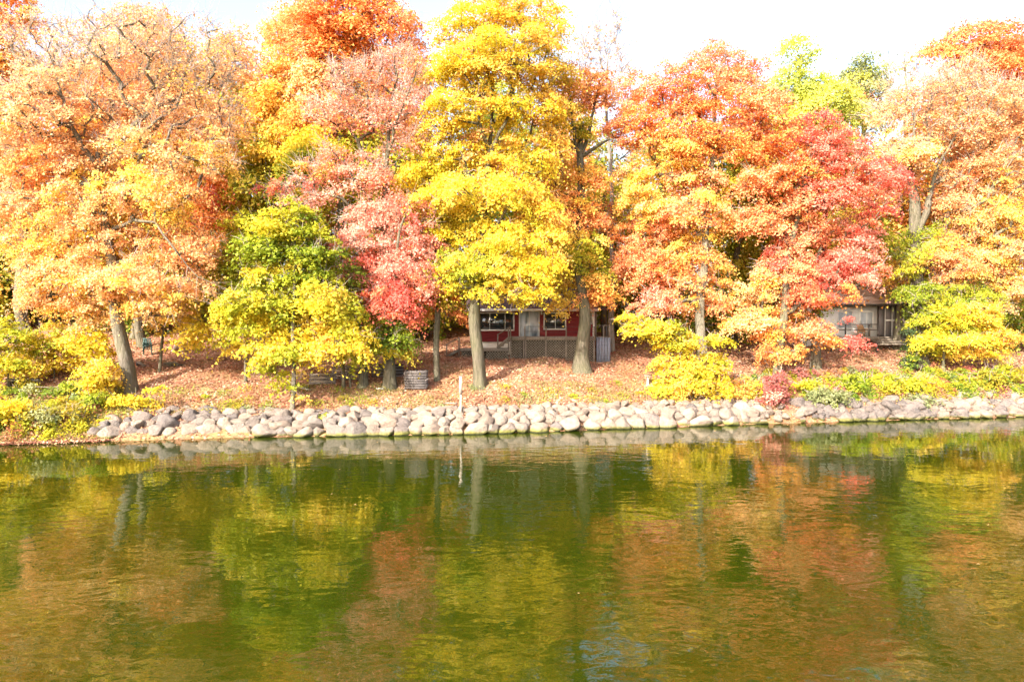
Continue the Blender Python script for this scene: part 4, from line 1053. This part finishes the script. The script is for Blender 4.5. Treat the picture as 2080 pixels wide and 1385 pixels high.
def lattice(parent, xa, xb, za, zb, y, pitch=.19):
    mb = MB(); hgt = zb - za
    for sg, yy in ((1, y), (-1, y + .012)):
        x = xa - hgt
        while x < xb + hgt:
            p0 = [x, za]; p1 = [x + sg * hgt, zb]
            # clip to the panel
            t0, t1 = 0., 1.; dx = p1[0] - p0[0]
            ts = sorted(((xa - p0[0]) / dx, (xb - p0[0]) / dx))
            t0 = max(t0, ts[0]); t1 = min(t1, ts[1])
            if t1 - t0 > .03:
                a_ = (p0[0] + dx * t0, yy, za + hgt * t0); b_ = (p0[0] + dx * t1, yy, za + hgt * t1)
                mb.bar(a_, b_, .042, .01, (0, 1, 0))
            x += pitch
    o = mb.build('lattice_panel', M['lattice'], parent); return o


posts = [1037, 1064, 1068, 1109, 1150, 1207]
lat = [(1037, 1062), (1068, 1109), (1109, 1150), (1150, 1182), (1182, 1207)]
for a_, b_ in lat:
    xa, xb = px_x(a_, D2) + .03, px_x(b_, D2) - .03
    za = G((xa + xb) / 2, D2) + .02
    lattice(deck, xa, xb, za, zt - .265, D2 - .02)
for px in posts:
    x = px_x(px, D2); MB().box(x - .05, x + .05, D2 - .03, D2 + .06, G(x, D2) - .1, zt - .262).build('skirt_post', M['wood'], deck)
MB().box(dx0 + .1, dx1 - .1, D2 + .5, D2 + .56, G(3, D2) - .2, zt - .1).build('shade_backing', M['void'], deck)  # added near-black sheet stands for the shade under the deck
for px in (1037, 1066, 1109, 1150, 1207):
    x = px_x(px, D2); MB().box(x - .045, x + .045, D2 - .1, D2 - .055, zt - .25, py_z(663, D2)).build('rail_post', M['wood'], deck)
MB().bar((px_x(1066, D2), D2 - .03, py_z(663, D2)), (dx1, D2 - .03, py_z(664, D2)), .03, .03).build('top_rail', M['metal_dark'], deck)
MB().bar((px_x(1066, D2), D2 - .03, py_z(673, D2)), (dx1, D2 - .03, py_z(674, D2)), .02, .02).build('lower_rail', M['metal_dark'], deck)
# side panel under the deck's right end and its rail
xa, xb = px_x(1211, D2 + .4), px_x(1240, D2 + .4)
for q_ in range(5):
    x0_ = xa + (xb - xa) * q_ / 5; MB().box(x0_ + .01, x0_ + (xb - xa) / 5 - .01, D2 + .35, D2 + .39, G(xa, D2 + .4) - .1, zt - .05).build('side_panel', M['bluegrey'], deck)
MB().box(xa, xb, D2 + .3, D - .05, zt - .04, zt).build('deck_board', M['wood'], deck)
for px in (1226, 1232, 1238):
    x = px_x(px, D2 + .4); MB().box(x - .05, x + .05, D2 + .34, D2 + .42, zt, py_z(662, D2)).build('rail_post', M['wood'] if px != 1232 else M['metal_dark'], deck)
MB().bar((xa, D2 + .38, py_z(661, D2)), (xb, D2 + .38, py_z(661, D2)), .05, .05).build('top_rail', M['wood'], deck)

# lower landing with two flights of steps
land = empty('lower_landing', (-2.2, D2 - .2, G(-2.2, D2)), 'low wooden landing with lattice skirt and steps at both ends left of the deck', 'landing')
D3 = D2 - .1
lx0, lx1 = px_x(934, D3), px_x(1034, D3); zl = py_z(708, D3)
for q_ in range(10):
    ya = D3 + q_ * .14
    MB().box(lx0, lx1, ya, ya + .13, zl - .04, zl).build('deck_board', M['wood'], land)
MB().box(lx0, lx1, D3 - .04, D3 - .003, zl - .2, zl - .003).build('rim_board', M['wood'], land)
for a_, b_ in ((935, 984), (986, 1034)):
    xa, xb = px_x(a_, D3), px_x(b_, D3); lattice(land, xa, xb, G((xa + xb) / 2, D3) + .01, zl - .205, D3 - .02)
MB().box(lx0 + .1, lx1 - .1, D3 + .4, D3 + .45, G(-2, D3) - .2, zl - .1).build('shade_backing', M['void'], land)  # second added sheet, painted dark as the shade beneath the landing
for q_ in range(3):      # up to the deck
    x = px_x(1014 + q_ * 8, D3 + .4); z = zl + (zt - zl) * (q_ + 1) / 4
    MB().box(x, x + .34, D3 + .25, D3 + 1.25, z - .045, z).build('step', M['wood'], land)
MB().bar((px_x(1010, D3 + .2), D3 + .22, zl + .02), (px_x(1036, D3 + .2), D3 + .22, zt - .02), .05, .22).build('stringer', M['wood'], land)
for px, zz, zb in ((1011, zl, py_z(679, D3)), (1033, zl, py_z(665, D3))):
    x = px_x(px, D3); MB().box(x - .05, x + .05, D3 + .1, D3 + .19, zz, zb).build('rail_post', M['wood'], land)
MB().bar((px_x(1010, D3), D3 + .145, py_z(680, D3)), (px_x(1035, D3), D3 + .145, py_z(665, D3)), .06, .07).build('handrail', M['wood'], land)
for q_ in range(3):      # down to the grass at the left
    x = px_x(930 - q_ * 8, D3 + .3); z = zl - (zl - G(-4.4, D3)) * (q_ + 1) / 4
    MB().box(x - .26, x + .1, D3 + .2, D3 + 1.2, z - .045, z).build('step', M['wood'], land)
MB().bar((px_x(910, D3), D3 + .16, G(-4.5, D3) + .08), (px_x(935, D3), D3 + .16, zl - .06), .05, .2).build('stringer', M['wood'], land)
for px, zb in ((907, 698), (932, 685)):
    x = px_x(px, D3); MB().box(x - .045, x + .045, D3 + .07, D3 + .15, G(x, D3) - .05, py_z(zb, D3)).build('rail_post', M['wood'], land)
MB().bar((px_x(905, D3), D3 + .11, py_z(700, D3)), (px_x(933, D3), D3 + .11, py_z(686, D3)), .05, .06).build('handrail', M['wood'], land)

# ------------------------------------------------------------------ white house at the right
D4 = 56.0
hx = lambda a: px_x(a, D4)
hz = lambda a: py_z(a, D4)
hs = empty('white_house', (px_x(1780, D4), D4, G(px_x(1780, D4), D4)), 'white house with a pinkish tan shingle roof and screened porch behind the red maple', 'house')
za, zb = hz(682), hz(617)
MB().box(hx(1640), hx(1782), D4, D4 + 8, za - 1.2, zb).build('wall', M['white'], hs)
MB().box(hx(1782), hx(1905), D4 + 2.4, D4 + 8, za - 1.2, zb).build('porch_back_wall', M['screen'], hs)
mb = MB()
for q_ in range(14):
    t0, t1 = q_ / 14, (q_ + 1) / 14 + .01
    ya, yb_ = D4 - .7 + 4.9 * t0, D4 - .7 + 4.9 * t1; z0_, z1_ = zb - .05 + 2.5 * t0, zb - .05 + 2.5 * t1
    V = [(hx(1628), ya, z0_ + .03), (hx(1915), ya, z0_ + .03), (hx(1915), yb_, z1_), (hx(1628), yb_, z1_), (hx(1628), ya, z0_ - .07), (hx(1915), ya, z0_ - .07), (hx(1915), yb_, z1_ - .1), (hx(1628), yb_, z1_ - .1)]
    mb.add(V, [(0, 1, 2, 3), (4, 7, 6, 5), (0, 4, 5, 1), (1, 5, 6, 2), (2, 6, 7, 3), (3, 7, 4, 0)])
mb.add([(hx(1628), D4 + 4.2, zb + 2.42), (hx(1915), D4 + 4.2, zb + 2.42), (hx(1915), D4 + 9, zb - .05), (hx(1628), D4 + 9, zb - .05)], [(0, 1, 2, 3)])
mb.build('roof', M['roof_tan'], hs)
MB().box(hx(1628), hx(1915), D4 - .76, D4 - .705, zb - .2, zb - .02).build('fascia', M['darkwood'], hs)
for (a_, b_) in ((1784, 1798), (1798, 1812), (1812, 1822), (1822, 1834), (1836, 1862)):
    MB().box(hx(a_) + .04, hx(b_) - .04, D4 + .02, D4 + .035, za + .05, zb - .12).build('screen_panel', M['screen'], hs)
for a_ in (1783, 1798, 1812, 1822, 1835, 1863, 1904):
    w_ = .07 if a_ in (1835, 1783) else .03
    MB().box(hx(a_) - w_, hx(a_) + w_, D4 - .02, D4 + .08, za, zb - .1).build('screen_post', M['white'] if a_ in (1812, 1822, 1835, 1798) else M['darkwood'], hs)
MB().box(hx(1799), hx(1821), D4 - .015, D4 + .01, hz(652), hz(649)).build('door_rail', M['white'], hs)
window(hs, D4, hx(1700), hx(1732), hz(668), hz(632), (hx(1716),), (), 'window', 'curtain')
window(hs, D4, hx(1745), hx(1774), hz(668), hz(632), (hx(1760),), (), 'window', 'curtain')
hd = empty('house_deck', (hx(1740), D4 - 2, G(hx(1740), D4 - 2)), 'weathered deck and wide steps before the white house', 'deck')
D5 = D4 - 2.2
for q_ in range(11):
    ya = D5 + q_ * .195
    MB().box(px_x(1680, D5), px_x(1784, D5), ya, ya + .185, za - .05, za - .01).build('deck_board', M['wood'], hd)
MB().box(px_x(1680, D5), px_x(1784, D5), D5 - .05, D5 - .003, za - .3, za - .012).build('rim_board', M['wood'], hd)
for px in (1690, 1725, 1760, 1783):
    x = px_x(px, D5); MB().box(x - .06, x + .06, D5 + .02, D5 + .14, G(x, D5) - .1, za - .06).build('deck_leg', M['darkwood'], hd)
for px in (1684, 1718, 1766, 1784):
    x = px_x(px, D5); MB().box(x - .045, x + .045, D5, D5 + .08, za, za + .95).build('rail_post', M['darkwood'], hd)
for z in (.95, .5):
    MB().bar((px_x(1684, D5), D5 + .04, za + z), (px_x(1785, D5), D5 + .04, za + z), .05, .06).build('handrail', M['darkwood'], hd)
for q_ in range(4):
    z = za - .05 - q_ * .17; y_ = D4 - .4 - q_ * .42
    MB().box(px_x(1787, D5), px_x(1862, D5), y_, y_ + .4, z - .15, z).build('step', M['wood'], hd)

# wooden chair on that deck
def adirondack(loc, rz, label):
    t = empty('wooden_chair', loc, label, 'chair', None, rz)
    L = lambda mb, name, mt: (mb, name)
    def put(mb, name):
        me = np_mesh(name, np.concatenate(mb.V), np.concatenate(mb.Q), M['orangewood']); link(bpy.data.objects.new(name, me), t)
    put(MB().box(-.28, .28, -.28, .26, .36, .4), 'seat')
    for q_ in range(5):
        x = -.24 + q_ * .12; put(MB().bar((x, .24, .36), (x, .48, 1.0 - .05 * abs(q_ - 2)), .1, .025, (0, -1, .3)), 'back_slat')
    for x in (-.31, .31):
        put(MB().box(x - .06, x + .06, -.32, .34, .56, .59), 'armrest')
        put(MB().box(x - .03, x + .03, -.3, -.22, 0, .56), 'leg'); put(MB().box(x - .03, x + .03, .26, .33, 0, .56), 'leg')
adirondack((px_x(1755, D5 + .9), D5 + .9, za - .01), .2, 'honey-brown slatted wooden chair on the deck of the white house')

# ------------------------------------------------------------------ yard clutter
def local(mb, name, mt, t):
    me = np_mesh(name, np.concatenate(mb.V), np.concatenate(mb.Q), M[mt]); return link(bpy.data.objects.new(name, me), t)


# stacked boards
p = hit(845, 790)
t = empty('board_stack', p, 'square stack of grey weathered boards beside the red maple', 'board stack')
for q_ in range(11):
    z = .05 + q_ * .1
    dx = random.uniform(-.03, .03)
    for j_ in range(2):
        local(MB().box(-.68 + dx, .68 + dx, -.3 + .5 * j_, .15 + .5 * j_, z, z + .045), 'board', 'greywood', t)
    for xx in (-.62, .0, .6):
        local(MB().box(xx - .04, xx + .04, -.24, .6, z + .047, z + .098), 'spacer', 'darkwood', t)
local(MB().bar((.62, -.35, .55), (.82, -.4, .68), .04, .04), 'loose_stick', 'greywood', t)

p = hit(790, 782)
p = W(800, 778, p[1] + 1.4); p[2] = G(p[0], p[1])
t = empty('board_stack', p, 'lower dark stack of boards behind the red maple trunk', 'board stack')
for q_ in range(8):
    local(MB().box(-.95, .6, -.3, .4, .04 + q_ * .1, .09 + q_ * .1), 'board', 'darkwood' if q_ % 2 else 'greywood', t)


def dock_frame(px, py, rz, w, h, lean, label, slats=6):
    p = hit(px, py)
    t = empty('dock_section', p, label, 'dock section', 'old dock sections lying by the trees', rz)
    c, s = math.cos(lean), math.sin(lean)
    q = lambda x, u: (x, u * s * .9, .06 + u * c)
    for x in (-w / 2, w / 2):
        local(MB().bar(q(x, 0), q(x, h), .07, .09, (0, -1, 0)), 'side_rail', 'greywood', t)
    for k_ in range(slats):
        u = .08 + (h - .16) * k_ / (slats - 1)
        a = q(-w / 2, u); b = q(w / 2, u)
        local(MB().bar((a[0], a[1] - .06, a[2]), (b[0], b[1] - .06, b[2]), .025, .09, (0, 0, 1)), 'slat', 'post' if k_ % 2 else 'greywood', t)
    for x in (-w / 3, w / 3):
        local(MB().bar((x, h * s * .8, 0), q(x, h * .8), .05, .05), 'leg', 'greywood', t)


dock_frame(655, 782, .25, 1.5, .9, .8, 'leftmost grey slatted dock section half hidden by the linden leaves')
dock_frame(690, 772, -.35, 1.3, 1.0, .5, 'tilted dock section with a bent rail right of the linden')
dock_frame(720, 774, .1, 1.6, .9, .35, 'slatted dock section leaning on the dark thin stems', 5)
dock_frame(775, 768, .0, 1.2, .75, .3, 'short dock section nearest the red maple trunk', 4)
p = hit(772, 791)
t = empty('white_board', p, 'small white board on the leaves at the foot of the red maple', 'board')
local(MB().box(-.22, .22, -.12, .12, .02, .06), 'panel', 'white', t); local(MB().box(-.2, .05, -.1, .1, .062, .1), 'top_piece', 'white', t)
for px, py, w_, lab in ((697, 787, 8, 'thin dark bare stem standing in front of the dock sections'), (712, 788, 6, 'thinner leaning dark stem right of the dark stem')):
    p = hit(px, py); k = F / p[1]
    t = empty('bare_sapling', p, lab, 'sapling')
    mb = MB(); mb.tube([(0, 0, -.1), (.04 - .1 * (w_ == 6), 0, .8), (-.05 + .5 * (w_ == 6), .05, 1.7), (.02 + .6 * (w_ == 6), .1, 2.8)], [w_ / k / 2, w_ / k / 2.3, w_ / k / 2.8, w_ / k / 4], 8); local(mb, 'stem', 'bark_dark', t)
p = hit(738, 784)
t = empty('tree_stump', (p[0], p[1], p[2]), 'broad weathered grey stump between the dark stems and the red maple', 'stump')
mb = MB(); mb.tube([(0, 0, -.1), (0, 0, .1), (0.02, 0, .5), (.03, 0, 1.1), (.03, 0, 1.11)], [.42, .34, .28, .27, .01], 14); local(mb, 'stump_body', 'bark', t)

# wooden post on the wall
p = W(936, 836, 39.2)
t = empty('wooden_post', p, 'bleached wooden post with a thicker upper board standing on the stone wall', 'post')
local(MB().box(-.055, .055, -.05, .05, -.5, 1.25), 'post_shaft', 'post', t)
local(MB().box(-.085, .075, -.085, -.052, 1.0, 2.05), 'upper_board', 'post', t)
local(MB().bar((0.07, -.02, 1.1), (.16, -.02, 1.16), .03, .03), 'peg', 'metal_dark', t)
# stone steps beside it
p = hit(912, 826)
t = empty('garden_steps', p, 'two leaf-strewn pale slabs set in the slope left of the post', 'steps')
local(MB().box(-.5, .5, -.3, .25, -.1, .06), 'slab', 'slab', t); local(MB().box(-.45, .42, .3, .8, .0, .2), 'slab', 'slab', t)
local(MB().box(-.36, .36, .8, .86, .1, .34), 'edging', 'darkwood', t)
# bird bath
p = hit(1316, 784)
t = empty('bird_bath', p, 'small pale pedestal with a flat square top at the edge of the yellow shrub', 'bird bath')
mb = MB(); mb.tube([(0, 0, -.05), (0, 0, .04), (0, 0, .1), (0, 0, .55), (0, 0, .62)], [.15, .15, .09, .075, .11], 14); local(mb, 'pedestal', 'post', t)
mb = MB(); mb.tube([(0, 0, .62), (0, 0, .64), (0, 0, .72), (0, 0, .72), (0, 0, .67)], [.02, .2, .26, .22, .01], 18); local(mb, 'dish', 'post', t)


# green chairs
def plastic_chair(loc, rz, label):
    t = empty('plastic_chair', loc, label, 'chair', 'stacked green plastic chairs', rz)
    local(MB().box(-.26, .26, -.24, .24, .4, .43), 'seat', 'plastic_green', t)
    for x in (-.24, .24):
        local(MB().bar((x, -.22, .4), (x * 1.12, -.27, 0), .05, .05), 'leg', 'plastic_green', t)
        local(MB().bar((x, .22, .4), (x * 1.12, .3, 0), .05, .05), 'leg', 'plastic_green', t)
        local(MB().bar((x * 1.1, -.24, .62), (x * 1.1, .28, .64), .06, .03), 'armrest', 'plastic_green', t)
        local(MB().bar((x * 1.1, -.23, .41), (x * 1.1, -.24, .62), .04, .04), 'arm_support', 'plastic_green', t)
    for q_ in range(5):
        x = -.2 + .1 * q_; local(MB().bar((x, .24, .43), (x, .34, .88), .06, .02, (0, -1, 0)), 'back_slat', 'plastic_green', t)
    local(MB().bar((-.26, .35, .9), (.26, .35, .9), .03, .07), 'top_rail', 'plastic_green', t)


p = hit(300, 722)
for q_, lab in enumerate(('lowest green plastic chair of the stack behind the peach maple', 'green plastic chair in the middle of the stack', 'topmost green plastic chair of the stack')):
    plastic_chair((p[0], p[1] - .03 * q_, p[2] + .14 * q_), .5, lab)

# picnic table
p = hit(222, 725)
t = empty('picnic_table', p, 'faded red picnic table on thin metal legs behind the leaning peach trunk', 'table')
for q_ in range(5): local(MB().box(-.9, .9, -.38 + .155 * q_, -.24 + .155 * q_, .74, .78), 'table_plank', 'tablered', t)
for x in (-.7, .7):
    local(MB().bar((x, -.3, .73), (x, -.5, 0), .04, .04), 'leg', 'metal_dark', t); local(MB().bar((x, .3, .73), (x, .5, 0), .04, .04), 'leg', 'metal_dark', t)
    local(MB().bar((x, -.42, .4), (x, .42, .4), .04, .04), 'brace', 'metal_dark', t)
# A-frame shelter
p = hit(368, 714)
t = empty('a_frame_shelter', p, 'little plywood A-frame shelter with a white edge under the yellow branches', 'shelter', None, -.3)
for sg, mt in ((-1, 'white'), (1, 'tan')):
    mb = MB(); mb.bar((sg * .42, 0, 0), (0, 0, .78), .9, .03, (sg, 0, .5)); local(mb, 'roof_panel', mt, t)
local(MB().add([(-.36, .2, 0), (.36, .2, 0), (0, .2, .68)], [(0, 1, 2)]) or MB().box(-.3, .3, .2, .22, 0, .12), 'back_board', 'void', t)
# planks and sticks
p = hit(287, 745)
t = empty('plank', p, 'mossy grey plank lying askew right of the peach maple trunk', 'plank', None, -.7)
local(MB().bar((-.5, 0, .32), (.5, 0, .08), .26, .05), 'board', 'wood', t)
local(MB().box(-.5, -.3, -.12, .12, 0, .27), 'support_block', 'darkwood', t)
p = hit(355, 746)
t = empty('stick_pile', p, 'low pile of dark sticks on the leaves behind the sapling', 'stick pile')
for q_ in range(9):
    a = rng.uniform(-.7, .7); local(MB().tube([(-.6 + a * .4, rng.uniform(-.2, .2), .05 + .03 * q_), (.0, rng.uniform(-.15, .15), .1 + .03 * q_), (.6 + a * .3, rng.uniform(-.2, .2), .05 + .02 * q_)], [.03, .035, .02], 6), 'stick', 'bark_dark', t)
p = hit(372, 731)
t = empty('plank', p, 'short pale board on the ground beyond the stick pile', 'plank', None, .15)
local(MB().box(-.3, .3, -.1, .1, .02, .07), 'board', 'post', t)
p = hit(45, 783)
t = empty('log_bench', p, 'pale weathered log bench under the yellow bush at the left edge', 'bench', None, .1)
mb = MB(); mb.tube([(-.9, 0, .3), (-.3, .03, .33), (.4, 0, .32), (.95, -.03, .3)], [.12, .13, .12, .1], 10); local(mb, 'log', 'bark_birch', t)
for x in (-.6, .6): local(MB().box(x - .1, x + .1, -.12, .12, -.05, .2), 'support', 'darkwood', t)

# dark cabin at the far left
D6 = 62.0
p = np.array((px_x(-40, D6), D6, G(px_x(-40, D6), D6)))
t = empty('dark_cabin', p, 'dark brown cabin in deep shade at the left edge of the wood', 'cabin')
local(MB().box(-4, 2.8, 0, 6, -.5, 4.6), 'wall', 'darkwood', t)
mb = MB(); mb.add([(-4.5, -.7, 4.4), (3.3, -.7, 4.4), (3.3, 3, 6.6), (-4.5, 3, 6.6), (3.3, 6.7, 4.4), (-4.5, 6.7, 4.4)], [(0, 1, 2, 3), (3, 2, 4, 5)]); local(mb, 'roof', 'roof_dark', t)
for x in (-.5, 1.0, 2.5, 4.0):
    local(MB().box(x - .06, x + .06, -1.9, -1.78, -.4, 2.6), 'rail_post', 'wood', t)
for z in (2.0, 2.5): local(MB().box(-2, 4.2, -1.93, -1.89, z, z + .09), 'handrail', 'wood', t)
local(MB().box(-2, 4.2, -1.8, -.02, 1.5, 1.6), 'porch_floor', 'wood', t)

print('LEAVES', STATS, 'objects', len(bpy.data.objects), 'tris', sum(sum(len(p.vertices) - 2 for p in o.data.polygons) for o in bpy.data.objects if o.type == 'MESH' and o.name.split('.')[0] not in ('stone',)))
